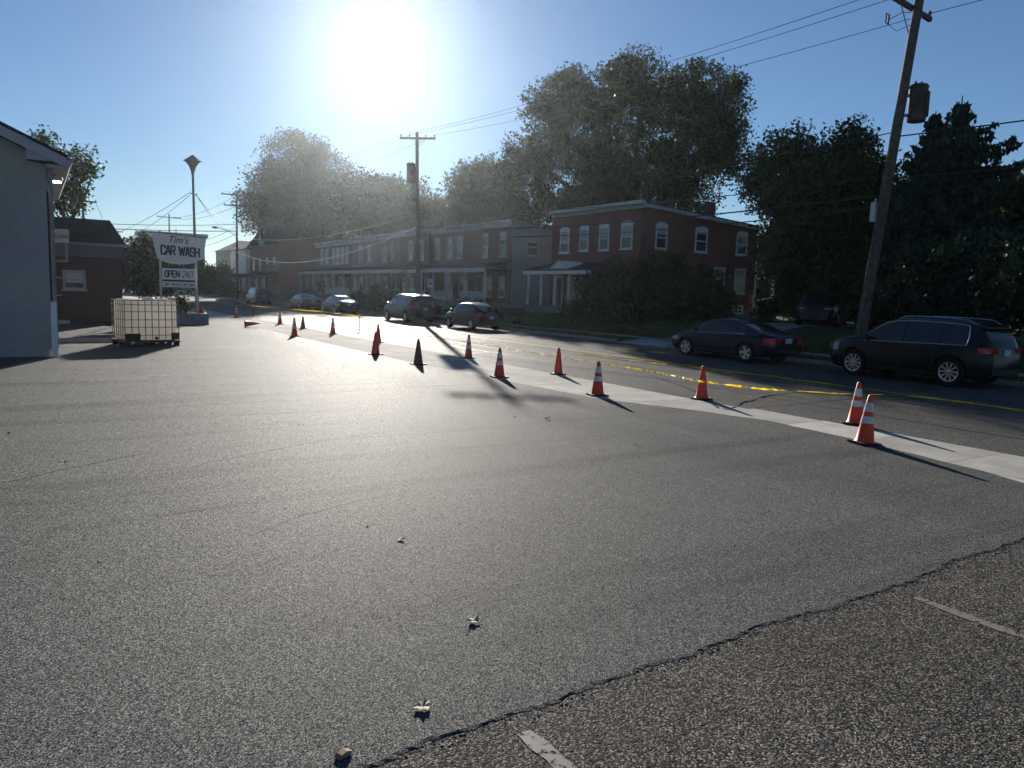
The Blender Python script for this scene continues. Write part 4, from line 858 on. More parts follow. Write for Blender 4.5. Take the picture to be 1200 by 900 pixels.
    if S.get('rails'):
        for s in (-1, 1):
            x0, x1 = S['rails']; pts = [(x-L/2, s*(rfw(x)*.88), top(x)+(.05 if x0 < x < x1 else .0)) for x in np.linspace(x0, x1, 12)]
            mb = MB(); mb.tube(pts, .016, 6); mb.build('roof_rail', M['chrome'], t, True)
    if S.get('spoiler'):
        x0 = S['spoiler']; mb = MB(); w = rfw(x0)*.92; z = top(x0); mb.add([(x0+.16-L/2, -w, z+.015), (x0+.16-L/2, w, z+.015), (x0-.14-L/2, w*.96, z-.01), (x0-.14-L/2, -w*.96, z-.01), (x0+.16-L/2, -w, z-.02), (x0+.16-L/2, w, z-.02), (x0-.14-L/2, w*.96, z-.04), (x0-.14-L/2, -w*.96, z-.04)], [(0, 1, 2, 3), (7, 6, 5, 4), (0, 4, 5, 1), (1, 5, 6, 2), (2, 6, 7, 3), (3, 7, 4, 0)]); fixn(mb.build('spoiler', pm, t))
    return t

SEDAN = dict(L=4.80, W=1.85, rw=.34, axles=(1.03, 3.80), spokes=5, spw=.055, paint=M['p_navy'], chrome='belt',
    top=[(0, .78), (.06, .92), (.45, 1.02), (.75, 1.07), (1.35, 1.28), (1.9, 1.405), (2.4, 1.43), (2.9, 1.385), (3.35, 1.18), (3.75, .965), (4.2, .87), (4.6, .76), (4.76, .66), (4.8, .58)],
    belt=[(0, .70), (.5, .93), (1.3, .945), (3.7, .885), (4.3, .80), (4.8, .56)], roofw=[(0, .84), (.7, .80), (1.6, .66), (2.8, .66), (3.6, .80), (4.8, .86)],
    glass=[1.12, 3.45], panes=[1.15, 1.55, 2.45, 3.42], doors=[1.55, 2.48, 3.55], ws=(2.98, 3.66), rg=(.82, 1.66), tail=(.66, .88, .38), headl=(.58, .72, .55), plate=.70, handle=M['p_navy'])
SUV = dict(L=4.98, W=1.97, rw=.39, axles=(1.00, 3.94), spokes=10, spw=.028, paint=M['p_black'], chrome='full', clad=.12,
    top=[(0, .95), (.05, 1.08), (.22, 1.40), (.42, 1.63), (.8, 1.72), (1.9, 1.755), (2.7, 1.735), (3.1, 1.63), (3.6, 1.34), (3.85, 1.20), (4.4, 1.14), (4.8, 1.02), (4.94, .86), (4.98, .74)],
    belt=[(0, .90), (.3, 1.10), (1.2, 1.09), (3.7, 1.045), (4.5, .98), (4.98, .72)], roofw=[(0, .86), (.5, .78), (1.4, .72), (2.8, .72), (3.7, .84), (4.98, .88)],
    glass=[.62, 3.62], panes=[.62, 1.35, 2.42, 3.58], doors=[1.48, 2.48, 3.62], ws=(2.86, 3.66), rg=(.14, .42), tail=(.92, 1.08, .30), headl=(.72, .95, .42), plate=.86, rails=(.55, 2.75), spoiler=.40, mirror=M['p_black'], handle=M['p_black'])
def scale_len(S, k):
    S = dict(S); f = lambda q: [(a*k, b) for a, b in q]
    for n_ in ('top', 'belt', 'roofw'): S[n_] = f(S[n_])
    for n_ in ('axles', 'glass', 'panes', 'doors', 'ws', 'rg', 'rails'): S[n_] = tuple(v*k for v in S[n_])
    S['spoiler'] *= k; S['L'] *= k; return S
SUV = scale_len(SUV, .945)
HATCH = dict(L=4.25, W=1.76, rw=.31, axles=(.80, 3.40), spokes=7, spw=.035, paint=M['p_plum'], chrome=None,
    top=[(0, .80), (.05, .95), (.30, 1.08), (.75, 1.30), (1.35, 1.44), (2.0, 1.475), (2.5, 1.42), (2.95, 1.18), (3.3, .99), (3.75, .90), (4.1, .78), (4.22, .66), (4.25, .58)],
    belt=[(0, .74), (.3, .95), (1.0, .955), (3.2, .90), (3.8, .82), (4.25, .56)], roofw=[(0, .84), (.4, .78), (1.2, .68), (2.4, .68), (3.2, .82), (4.25, .86)],
    glass=[.70, 3.0], panes=[.72, 1.15, 2.05, 2.98], doors=[1.2, 2.08, 3.12], ws=(2.55, 3.20), rg=(.34, .98), tail=(.72, .95, .22), headl=(.62, .78, .5), plate=.62)
VAN = dict(L=4.95, W=1.95, rw=.35, axles=(1.05, 3.98), spokes=7, spw=.04, paint=M['p_teal'], chrome=None, rails=(.5, 2.9),
    top=[(0, .95), (.04, 1.12), (.16, 1.50), (.38, 1.70), (1.0, 1.77), (2.2, 1.79), (2.9, 1.74), (3.3, 1.58), (3.9, 1.18), (4.2, 1.07), (4.7, .92), (4.9, .80), (4.95, .68)],
    belt=[(0, .90), (.2, 1.10), (1.2, 1.09), (3.7, 1.03), (4.5, .92), (4.95, .66)], roofw=[(0, .88), (.5, .80), (1.4, .76), (2.9, .75), (3.9, .86), (4.95, .88)],
    glass=[.45, 3.75], panes=[.45, 1.45, 2.55, 3.72], doors=[1.4, 2.6, 3.68], ws=(3.0, 3.98), rg=(.08, .36), tail=(.95, 1.30, .18), headl=(.70, .92, .5), plate=.80)
import copy
def var(S, **k): S = dict(S); S.update(k); return S
GC = 'cars parked along the far kerb'
XC = 21.35
make_car('parked_car', 'dark navy sedan parked at the far kerb, between the red cones and the corner house', SEDAN, (XC, 19.33, .004), R(91), GC)
make_car('parked_car', 'large black sport utility car with chrome window trim parked at the right edge', SUV, (XC+.05, 12.5, .004), R(90.5), GC)
make_car('parked_car', 'dark plum hatchback parked in front of the porches', HATCH, (XC-.05, 38.6, .004), R(91), GC)
make_car('parked_car', 'dark green grey minivan with bright roof glints parked by the utility pole', VAN, (XC, 47.4, .004), R(91), GC)
make_car('parked_car', 'dark low car parked before the round hedge, next behind the minivan', var(SEDAN, paint=M['p_grey'], chrome=None), (XC, 61.2, .004), R(90), GC)
make_car('parked_car', 'low car with a pale windscreen, third from the far end', var(SEDAN, paint=M['p_teal'], chrome=None), (XC, 70.6, .004), R(90), GC)
make_car('parked_car', 'pale fronted sport utility car farthest up the street', var(VAN, paint=M['p_grey']), (XC+.1, 88.0, .004), R(90), GC)
make_car('driveway_car', 'black sport utility car facing the street in the driveway under the trees', var(SUV, paint=M['p_black'], chrome='belt', bars=M['black_trim'], headl=(.80, .95, .5)), (34.3, 25.2, .95), R(207))

# ================================================================== POLES AND WIRES
def insulator(mb, p, h=.18): mb.lathe([(.02, 0), (.02, .05), (.055, .06), (.04, .10), (.055, .12), (.03, h)], 8, Matrix.Translation(p))
GP = 'utility poles along the street'
def utility_pole(label, base, lean, H, arms, r0=.17, r1=.11, rz=0.0, trans=None, box=None, group=GP):
    t = thing('utility_pole', label, 'utility pole', base, 0, group); top = Vector((lean[0], lean[1], H))
    at_ = lambda z: top*(z/H)
    mb = MB(); n = 14; mb.tube([at_(H*i/n)-Vector((0, 0, .1 if i == 0 else 0)) for i in range(n+1)], [r0+(r1-r0)*i/n for i in range(n+1)], 14); mb.build('pole', M['pole'], t, True)
    for (z, half, dirx, tilt) in arms:
        c = at_(z)+Vector((-.20*dirx[1], .20*dirx[0], 0)) ; d = Vector((dirx[0], dirx[1], tilt)).normalized()
        X = d; Y = Vector((-dirx[1], dirx[0], 0)).normalized(); Z = X.cross(Y)
        T = Matrix(((X.x, Y.x, Z.x, c.x), (X.y, Y.y, Z.y, c.y), (X.z, Y.z, Z.z, c.z), (0, 0, 0, 1)))
        mb = MB(); mb.box((-half, -.055, -.07), (half, .055, .07), T); a = mb.build('crossarm', M['pole'], t)
        mb = MB()
        for f in (-.94, -.45, .45, .94): insulator(mb, c+X*half*f+Z*.07)
        mb.build('insulator', M['porcelain'], a)
        mb = MB()
        for s in (-1, 1): mb.tube([c+X*half*.55*s-Z*.07, at_(z-.75)+Y*.16], .018, 5)
        mb.build('arm_brace', M['galv'], a)
    if trans:
        for (z, off, h, r) in trans:
            p = at_(z)+Vector(off); T = Matrix.Translation(p)
            mb = MB(); mb.lathe([(r*.93, 0), (r, .04), (r, h-.06), (r*1.07, h-.05), (r*1.07, h), (r*.9, h+.05), (.05, h+.09)], 18, T); q = mb.build('transformer', M['rust'], t, True)
            mb = MB()
            for k in range(7): a = k*math.pi/7-math.pi/2; mb.box((r*.98, -.02, .15), (r*1.22, .02, h-.18), T@Matrix.Rotation(a, 4, 'Z'))
            mb.build('cooling_fin', M['rust'], q); mb = MB(); mb.tube([p+Vector((.1, 0, h+.05)), p+Vector((.12, 0, h+.16))], [.05, .03], 8); mb.tube([p+Vector((-.12, .05, h+.05)), p+Vector((-.12, .05, h+.15))], [.05, .03], 8); mb.build('bushing', M['porcelain'], q, True)
            mb = MB(); ax = at_(z+h*.75); mb.tube([ax, p+Vector((0, 0, h*.75))], .05, 6); mb.tube([at_(z+h*.2), p+Vector((0, 0, h*.2))], .05, 6); mb.build('hanger', M['galv'], q)
    if box:
        z, off, sz = box; p = at_(z)+Vector(off); mb = MB(); mb.box(p-Vector(sz)/2, p+Vector(sz)/2); b = mb.build('service_box', M['galv'], t); mb = MB(); mb.tube([p+Vector((0, 0, sz[2]/2)), p+Vector((0, 0, sz[2]/2+.12))], .03, 6); mb.build('conduit', M['galv'], b)
    mb = MB(); rr = r0+.012
    mb.tube([at_(.0)+Vector((-rr, -.03, 0)), at_(3.2)+Vector((-rr+.02, -.03, 0))], .012, 5); mb.build('ground_wire', M['greysteel'], t)
    return t, at_
PA, atA = utility_pole('utility pole beside the minivan with a crossarm on top and a grey transformer', (23.15, 49.8, .12), (-.12, .45, 0), 12.75, [(12.4, 1.25, (.80, -.6), .0)],
    trans=[(9.25, (-.42, .18, 0), 1.35, .30)])
PB, atB = utility_pole('tall leaning utility pole behind the black sport utility car with a rusty transformer', (23.6, 15.90, .12), (0, -1.22, 0), 12.3, [(11.15, 1.05, (1, 0), -.12)], .19, .13,
    trans=[(7.72, (.30, -.42, 0), 1.08, .27)], box=(4.95, (-.22, .12, 0), (.24, .16, .62)))
PC, atC = utility_pole('far utility pole with two crossarms at the end of the parked cars', (23.3, 107, .12), (.1, 0, 0), 14.0, [(13.6, 1.9, (1, 0), 0), (12.2, 1.6, (1, 0), 0)])
PD, atD = utility_pole('distant utility pole standing above the car wash sign', (21.5, 152, 0), (0, 0, 0), 14.2, [(13.6, 2.0, (1, 0), 0)])
PE, atE = utility_pole('utility pole rising behind the dark mansard roof', (4.75, 90, 0), (0, 0, 0), 10.6, [(9.9, 1.25, (1, 0), 0)])
PF, atF = utility_pole('most distant short utility pole, right of the mansard roof', (11.0, 132, 0), (0, 0, 0), 9.8, [(9.4, 1.2, (1, 0), 0)])
# cut-out fuse hanging at the top of the leaning pole
fz = PB.location+atB(10.7)+Vector((-.45, .62, 0))
t = tag(MB().tube([fz, fz+Vector((.05, .02, .32))], .028, 8).tube([fz+Vector((-.14, 0, .04)), fz+Vector((-.12, 0, .30))], .02, 6).tube([fz+Vector((.05, .02, .30)), fz+Vector((-.12, 0, .31))], .015, 5).tube([fz+Vector((0, 0, .02)), fz+Vector((-.14, 0, .03))], .015, 5).tube([fz+Vector((.05, 0, .16)), fz+Vector((.25, -.3, .34)), fz+Vector((.36, -.48, .30))], .012, 5).tube([fz+Vector((0, 0, 0)), fz+Vector((.15, -.2, -.22)), fz+Vector((.40, -.55, -.05))], .010, 5).build('fuse_cutout', M['porcelain'], None, True), 'small fuse cutout hanging under the crossarm of the leaning pole', 'fuse')
# sign on pole A
t = thing('parking_sign', 'small white parking sign facing the road below the utility pole', 'sign', (22.95, 47.6, .13))
mb = MB(); mb.tube([(0, 0, 0), (0, 0, 2.75)], .025, 8); mb.build('post', M['galv'], t)
mb = MB(); mb.box((-.20, -.045, 2.15), (.20, -.03, 2.75)); sp = mb.build('sign_plate', M['white'], t); mb = MB(); mb.lathe([(.09, 0), (.09, .004)], 16, Matrix.Translation((0, -.046, 2.40))@Matrix.Rotation(R(90), 4, 'X')); mb.build('symbol', M['ink'], sp)
GW = 'overhead power wires'
def wire(label, a, b, drop, r=.011, m='wire', n=24, group=GW, name='power_wire'):
    mb = MB(); mb.tube(sag(a, b, drop, n), r, 5, False); return tag(mb.build(name, M[m], None, True), label, 'wire', group)
cA, cB, cC, cD, cE, cF = PA.location, PB.location, PC.location, PD.location, PE.location, PF.location
dA, dB = Vector((.80, -.6, 0)), Vector((1, 0, -.12)).normalized()
tA, tB = cA+atA(12.4)+Vector((.12, .16, .22)), cB+atB(11.15)+Vector((0, .20, .22))
tails = ('outer', 'middle', 'inner')
for k, f in enumerate((-.94, -.45, .94)):
    a, b = tA+dA*1.25*f, tB+dB*1.15*f
    wire(('upper thin wire strung between the two near poles against open sky', 'second thin wire below the upper one between the near poles', 'lowest of the three thin wires between the near pole crossarms')[k], a, b, .35, .011)
    pc = cC+atC(13.6)+Vector((1.9*f, -.2, .2)); wire(('left', 'middle', 'right')[k]+' thin wire from the minivan pole back to the far crossarm pole', a, pc, .8, .011)
off = cB+Vector((.2, -38, 0))
wire('top wire leaving the leaning pole towards the right edge', tB+dB*1.1, off+Vector((1.0, 0, 12.0)), .5, .012)
wire('upper black cable crossing right of the transformer', cB+atB(7.3), off+Vector((0, 0, 8.2)), .6, .022)
wire('lower thick cable crossing in front of the spruce', cB+atB(6.0), off+Vector((0, 0, 6.8)), .5, .03)
wire('thin line just under the thick cable by the spruce', cB+atB(5.6), off+Vector((0, 0, 6.3)), .5, .012)
a = cA+atA(9.0); wire('black neutral cable from the minivan pole to the leaning pole', a+Vector((.1, 0, 0)), cB+atB(7.45), .75, .018)
wire('middle communication cable in front of the big oak', cA+atA(7.6), cB+atB(6.1), .55, .016)
wire('lower communication cable over the corner house front', cA+atA(6.3), cB+atB(5.5), .45, .028)
wire('lowest communication cable passing the corner house windows', cA+atA(5.9), cB+atB(5.15), .55, .022)
wire('shiny sagging cable hung from the minivan pole towards the gabled house', cA+atA(6.35), cC+atC(6.2), 1.9, .05, 'cable', 40)
wire('thin line above the shiny cable leading to the far pole', cA+atA(7.2), cC+atC(8.2), 1.0, .02, 'cable')
wire('service line to the row house roof', cA+atA(6.2), Vector((31.9, 56, 6.9)), .3, .012)
for k, (z1, z2) in enumerate(((13.6, 13.6), (12.2, 13.6), (9.5, 9.0), (8.6, 8.2))): wire(('top far wire beyond the two armed pole', 'second far wire beyond the two armed pole', 'upper far cable beyond the two armed pole', 'lower far cable beyond the two armed pole')[k], cC+atC(z1), cD+atD(z2), .9, .025)
lp = Vector((7.77, 45.95, 6.95))
wire('wire from the lamp post down to the left behind the mansard', lp+Vector((-.25, 0, 0)), cE+atE(6.0)+Vector((-3, 10, 0)), 1.2, .014); wire('lower wire from the lamp post down behind the sign', lp+Vector((-.2, 0, -.1)), Vector((5.5, 85, 5.6)), .8, .014)
for k, zz in enumerate((9.3, 8.3, 7.3)): wire(('upper', 'middle', 'lower')[k]+' wire from the lamp post across to the far pole', lp+Vector((.1, 0, 0)), cC+atC(zz+2.4), 1.2, .014)
wire('long dark cable crossing low above the sign', Vector((-6, 96, 8.2)), cC+atC(9.8), .5, .035); wire('second long cable crossing low above the sign', Vector((-6, 96, 7.6)), cC+atC(8.9), .3, .045)
wire('wire leaving the mansard pole to the right', cE+atE(10.0)+Vector((1.1, 0, 0)), cF+atF(9.4), .8, .02)
# cobra street light on the far pole
t = thing('street_light', 'cobra head street light arm on the far crossarm pole', 'street light', tuple(cC+atC(8.2)))
mb = MB(); mb.tube([(0, 0, 0), (-1.2, -.3, .7), (-2.6, -.6, .95)], .04, 6); mb.build('arm', M['galv'], t, True); mb = MB(); mb.lathe([(.03, 0), (.13, .1), (.16, .4), (.05, .75)], 10, Matrix.Translation((-2.5, -.58, .95))@Matrix.Rotation(R(-90), 4, 'Y')); mb.build('lamp_head', M['greysteel'], t, True)

# ================================================================== CONES, TAPE, LEAVES
GN = 'traffic cones along the pavement'
def cone_parts(t, H, rb, collars, m, base):
    mb = MB(); r_at = lambda z: rb+(.032-rb)*(z/H)
    mb.lathe([(r_at(.03)+.02, .028), (r_at(.05), .05), (r_at(H*.5), H*.5), (r_at(H*.97), H*.97), (.018, H), (.012, H-.01)], 24); b = mb.build('cone_body', m, t, True)
    for z0, z1 in collars:
        mb = MB(); mb.lathe([(r_at(z0)+.003, z0), (r_at(z1)+.003, z1), (r_at(z1), z1+.001), (r_at(z0), z0-.001)], 24, None, True); fixn(mb.build('reflective_collar', M['collar'], b, True))
    if base:
        s = rb+.055; mb = MB(); c = .05; mb.prism([(-s+c, -s), (s-c, -s), (s, -s+c), (s, s-c), (s-c, s), (-s+c, s), (-s, s-c), (-s, -s+c)], 'z', 0, .030); fixn(mb.build('cone_base', M['rubber'], t))
C2 = [(.30, .40), (.47, .60)]
def cone(label, px, py, H=.71, rb=.135, collars=True, m='cone', tilt=(0, 0), rz=0, base=True, z=.007):
    p = at(px, py, Z=z); t = thing('traffic_cone', label, 'traffic cone', (p.x, p.y, z+abs(math.sin(tilt[0]))*.12*0), R(rz), GN)
    t.rotation_euler = (tilt[0], tilt[1], R(rz)); cone_parts(t, H, rb, [(a*H/.71, b*H/.71) for a, b in C2] if collars else [], M[m], base); return t
cone('nearest orange cone with two white bands on a black base, right front of the pair', 1013, 519.5, .74, .14, True, tilt=(0, R(3)), rz=-20)
cone('orange cone with two white bands standing just behind the nearest cone', 1002, 497, .74, .14, True, tilt=(0, R(3.5)), rz=15, z=.006)
cone('plain orange cone at the road edge with yellow tape across its middle', 822, 467.5, .70, .135, False, rz=20, z=.006)
cone('orange cone with grubby bands on the lot edge left of the taped cone', 700, 463, .72, .14, True, rz=-12)
cone('plain orange cone at the road edge behind the grubby banded cone', 654, 438.5, .70, .12, False, rz=30)
cone('orange cone with faint bands beside the utility pole shadow', 585, 442, .73, .14, True, rz=-8)
cone('slim orange cone with bands at the road edge past the pole shadow', 549, 419.5, .74, .125, True, rz=12)
cone('dark backlit cone left of the pole shadow', 490, 427, .72, .14, False, 'cone_shaded', rz=5)
cone('dark red cone at the lot edge with another cone right behind it', 440, 415.5, .72, .14, False, rz=18)
cone('orange cone half hidden behind the dark red one', 443, 401, .72, .13, False, rz=4)
cone('orange cone with pale upper bands before the shaded road', 390, 391.5, .72, .13, True, rz=40)
cone('orange cone with a pale crumpled top at the lot edge', 345, 394, .78, .14, True, rz=22)
cone('small shaded cone behind the crumpled topped cone', 355, 385, .60, .13, False, 'cone_shaded', rz=2)
cone('orange cone with white bands far along the road edge', 328, 380, .72, .13, True, rz=33)
t = cone('orange cone lying tipped on its side far along the lot', 287, 379.5, .70, .15, False, tilt=(R(86), 0), rz=70, z=.17)
cone('farthest orange cone at the end of the planter', 277, 372, .72, .13, True, rz=14)
t = thing('traffic_cone', 'short red cone stub sitting in the planter by the sign post', 'traffic cone', (7.42, 42.2, .545), 0, GN); cone_parts(t, .34, .2, [], M['cone'], False)

def tape(label, pts, w=.075, tw=2.3, seed=1):
    rr = random.Random(seed); P = []
    for a, b in zip(pts, pts[1:]):
        a, b = Vector(a), Vector(b); n = max(4, int((b-a).length/.12))
        for i in range(n): P.append(a.lerp(b, i/n))
    P.append(Vector(pts[-1])); vs = []; ph = 0; z = 0
    for i, p in enumerate(P):
        d = (P[min(i+1, len(P)-1)]-P[max(0, i-1)]).normalized(); s = d.cross(Vector((0, 0, 1))).normalized(); u = s.cross(d)
        ph += rr.uniform(-.2, .55)*tw*.3; q = (s*math.cos(ph)+u*math.sin(ph))*w/2
        j = Vector((rr.gauss(0, .008), rr.gauss(0, .008), 0)); a_, b_ = p+q+j, p-q+j
        g = .018; a_.z = max(a_.z, g); b_.z = max(b_.z, g+.002); vs += [a_, b_]
    mb = MB(); mb.add(vs, [(2*i, 2*i+1, 2*i+3, 2*i+2) for i in range(len(P)-1)]); return tag(mb.build('caution_tape', M['tape']), label, 'caution tape', 'caution tape along the cones')
g_ = lambda px, py, z=.02: tuple(at(px, py, Z=z))
c822 = at(822, 467.5, Z=.02)
tape('twisted yellow caution tape wrapped across the plain cone and trailing along the road', [g_(500, 396), g_(560, 402.5), g_(640, 416), g_(709, 426.5), g_(760, 434.5, .10), g_(800, 442.5, .22), (c822.x-.12, c822.y+.12, .40), (c822.x-.10, c822.y-.10, .40), g_(850, 450.5, .28), g_(890, 455.5, .12), g_(935, 458.5), g_(985, 462), g_(1045, 463), g_(1105, 468.5), g_(1160, 476), g_(1235, 489)], .05, 10.0, 4)
tape('second strand of yellow tape lying along the middle of the road', [g_(680, 415), g_(760, 425), g_(835, 433.5), g_(910, 442), g_(988, 452.5)], .055, 5.0, 9)
tape('pale caution tape sagging between thin stakes far along the road', [tuple(at(278, 353, Y=60)), tuple(at(297, 358.5, Y=52)), tuple(at(330, 361.5, Y=46)), tuple(at(375, 365, Y=41)), tuple(at(418, 370, Y=36)), tuple(at(452, 383, Z=.03))], .055, 1.0, 7)
for k, (px, Y_) in enumerate(((297, 52), (421, 36))):
    p = at(px, 358 if k == 0 else 370, Y=Y_); t = thing('stake', ('thin wooden stake holding the far end of the tape', 'thin wooden stake holding the near end of the pale tape')[k], 'stake', (p.x, p.y, .0), 0)
    mb = MB(); mb.box((-.02, -.02, 0), (.02, .02, p.z-.02)); mb.build('shaft', M['pole'], t); mb = MB(); mb.box((-.026, -.026, p.z-.10), (.026, .026, p.z+.05)); mb.build('stake_head', M['tape'], t)
def fallen_leaf(label, px, py, s, m, seed, curl=.5):
    rr = random.Random(seed); p = at(px, py, Z=.015); n = 15; vs = [(0, 0, .012)]
    for k in range(n):
        a = 2*math.pi*k/n; r_ = s*(1 if k % 3 == 0 else (.70 if k % 3 == 1 else .82))*rr.uniform(.75, 1.15); x, y = r_*math.cos(a), r_*math.sin(a)*.8
        vs.append((x, y, .006+curl*(x*x)/s*rr.uniform(.5, 1.3)+abs(y)*.25*rr.random()))
    mb = MB(); mb.add(vs, [(0, k+1, (k+1) % n+1) for k in range(n)]); mb.tube([(0, 0, .012), (-s*1.2, s*.2, .03), (-s*1.6, s*.1, .012)], .0022, 4)
    o = mb.build('fallen_leaf', M[m]); o.location = (p.x, p.y, .009); o.rotation_euler = (0, 0, rr.uniform(0, 6)); return tag(o, label, 'leaf', 'fallen leaves on the lot')
fallen_leaf('pale yellow curled leaf nearest the ragged asphalt edge', 495, 829, .06, 'deadleaf', 1, .45)
fallen_leaf('curled brown and cream leaf in the middle of the lot front', 555, 728, .05, 'deadleaf', 5, .6)
fallen_leaf('small dark leaf farthest into the lot', 469, 632, .045, 'deadleaf2', 3, .4)
fallen_leaf('brown leaf near the lot edge by the grubby cone', 641, 491, .05, 'deadleaf2', 4, 1.0)
fallen_leaf('dark scrap of leaf near the pavement left of the taped cone', 747, 523, .035, 'deadleaf2', 8, .8)
p = at(402, 888, Z=.0); o = MB().prism([(-.034, 0), (.03, -.002), (.040, .012), (.012, .024), (-.022, .020), (-.038, .010)], 'y', -.017, .017).build('wood_chip', mat('chip_wood', (.30, .20, .13), .8, .2, var=(40, .6, 1.3))); o.location = (p.x, p.y, .009); o.rotation_euler = (0, 0, .4); fixn(o)
tag(o, 'small brown wood chip on the asphalt edge at the very front', 'wood chip')

# grit and leaf scraps scattered over the lot
mb = MB(); rr = random.Random(77)
for _ in range(240):
    x, y = rr.uniform(-3, 9.2), rr.uniform(3.4, 26); q = rr.uniform(.004, .016)*(1 if y < 10 else 1.6); a = rr.uniform(0, 6.3); ca, sa = math.cos(a)*q, math.sin(a)*q
    mb.add([(x+ca, y+sa, .0070), (x-sa*.7, y+ca*.7, .0070+q*.15), (x-ca*1.2, y-sa*1.2, .0070), (x+sa*.6, y-ca*.6, .0070+q*.1), (x, y, .0070+q*rr.uniform(.3, .8))], [(0, 1, 4), (1, 2, 4), (2, 3, 4), (3, 0, 4)])
stuff(mb.build('grit', M['deadleaf2']))
# seams where one paver pass was rolled against the next
M['seam'] = asphalt_mat('rolled_seam', (.018, .018, .018), (.09, .09, .085), 185, .003, .6, .02)
mb = MB(); rg = random.Random(8)
for pts, w in (([(0, 566), (60, 552), (130, 538), (178, 529)], .05), ([(235, 543), (310, 528), (400, 512), (520, 497)], .04), ([(190, 603), (240, 596), (300, 588)], .03), ([(300, 622), (345, 606), (400, 590), (500, 570)], .03), ([(60, 478), (160, 468), (300, 455)], .05)):
    P = [g_(*q) for q in pts]; fine = []
    for a, b in zip(P, P[1:]):
        n = max(3, int((Vector(b)-Vector(a)).length/.12)); fine += [(a[0]+(b[0]-a[0])*i/n+rg.gauss(0, .012), a[1]+(b[1]-a[1])*i/n+rg.gauss(0, .012)) for i in range(n)]
    ribbon(mb, fine, w*.6, .0076)
struct(mb.build('paving_seam', M['seam']))

# ================================================================== TREES
def quad_mesh(name, V, m, parent=None, loc=None):
    """V: (n,4,3) leaf quads"""
    n = len(V); me = bpy.data.meshes.new(name); me.vertices.add(n*4); me.vertices.foreach_set('co', V.reshape(-1).astype(np.float32))
    me.loops.add(n*4); me.loops.foreach_set('vertex_index', np.arange(n*4, dtype=np.int32)); me.polygons.add(n); me.polygons.foreach_set('loop_start', np.arange(0, n*4, 4, dtype=np.int32))
    me.update(calc_edges=True); me.validate(); me.materials.append(m); o = bpy.data.objects.new(name, me); COL.objects.link(o)
    if parent: o.parent = parent
    return o
def leaf_quads(r, P, size, spread=.5, droop=0.0):
    n = len(P); a = r.normal(0, 1, (n, 3)); a[:, 2] -= droop; a /= np.linalg.norm(a, axis=1)[:, None]; b = r.normal(0, 1, (n, 3)); b -= (a*b).sum(1)[:, None]*a; b /= np.linalg.norm(b, axis=1)[:, None]
    s = (size*r.uniform(.55, 1.35, n))[:, None]; V = np.zeros((n, 4, 3)); V[:, 0] = P-a*s*.5; V[:, 1] = P+b*s*.30; V[:, 2] = P+a*s*.5; V[:, 3] = P-b*s*.30; return V
def crown_points(r, blobs, nclump, per, rc, shell=.62):
    vol = np.array([(b[1][0]*b[1][1]*b[1][2])**(2/3)*(b[2] if len(b) > 2 else 1) for b in blobs]); vol /= vol.sum(); out = []; cl = []
    for b, w in zip(blobs, vol):
        k = max(1, int(nclump*w)); d = r.normal(0, 1, (k, 3)); d /= np.linalg.norm(d, axis=1)[:, None]; rad = shell+(1-shell)*r.uniform(0, 1, k)**.8; inner = r.uniform(0, 1, k) < .28; rad[inner] = r.uniform(.1, shell, inner.sum())
        c = np.array(b[0])+d*rad[:, None]*np.array(b[1]); cl.append(c)
    C = np.concatenate(cl); sz = rc*r.uniform(.55, 1.5, len(C)); cnt = np.maximum(4, (per*(sz/rc)**2).astype(int)); idx = np.repeat(np.arange(len(C)), cnt)
    d = np.clip(r.normal(0, .42, (len(idx), 3)), -.8, .8); d[:, 2] *= .75; P = C[idx]+d*sz[idx][:, None]; return P, C
def limb(mb, a, b, r0, r1, rr, seg=7, bend=.12):
    a, b = Vector(a), Vector(b); L = (b-a).length; pts = [a.lerp(b, i/6)+(Vector((rr.gauss(0, 1), rr.gauss(0, 1), rr.gauss(0, .4)))*L*bend*.35 if 0 < i < 6 else Vector()) for i in range(7)]
    mb.tube(pts, [r0+(r1-r0)*i/6 for i in range(7)], seg)
def tree(label, base, blobs, n, leaf, m, trunk_r, seed, per=46, rc=.9, group='leafy trees behind the street', name='leafy_tree', nl=14, shell=.62, fork=.35, shrink=1.0):
    r = np.random.RandomState(seed); rr = random.Random(seed); base = Vector(base); t = thing(name, label, 'tree', base, 0, group)
    bl = [((Vector(b[0])-base)[:], tuple(q*shrink for q in b[1]), *(b[2:])) for b in blobs]
    P, C = crown_points(r, bl, max(1, n//per), per, rc, shell)
    quad_mesh('crown', leaf_quads(r, P, leaf), m, t)
    cz = sum(b[0][2] for b in bl)/len(bl); cx = sum(b[0][0] for b in bl)/len(bl); cy = sum(b[0][1] for b in bl)/len(bl)
    mb = MB(); f = Vector((cx*fork, cy*fork, cz*(fork+.15))); limb(mb, (0, 0, -.3), f, trunk_r*1.15, trunk_r*.75, rr, 10, .04); o = mb.build('trunk', M['bark'], t, True)
    mb = MB(); hubs = []
    for b in bl: h = Vector(b[0])-Vector((0, 0, b[1][2]*.25)); limb(mb, f, h, trunk_r*.6, trunk_r*.22, rr, 7, .12); hubs.append(h)
    for i in rr.sample(range(len(C)), min(nl*5, len(C))):
        c = Vector(C[i]); h = min(hubs, key=lambda q: (q-c).length); limb(mb, h, c, trunk_r*.16, .02, rr, 4, .15)
    mb.build('limbs', M['bark'], t, True); return t
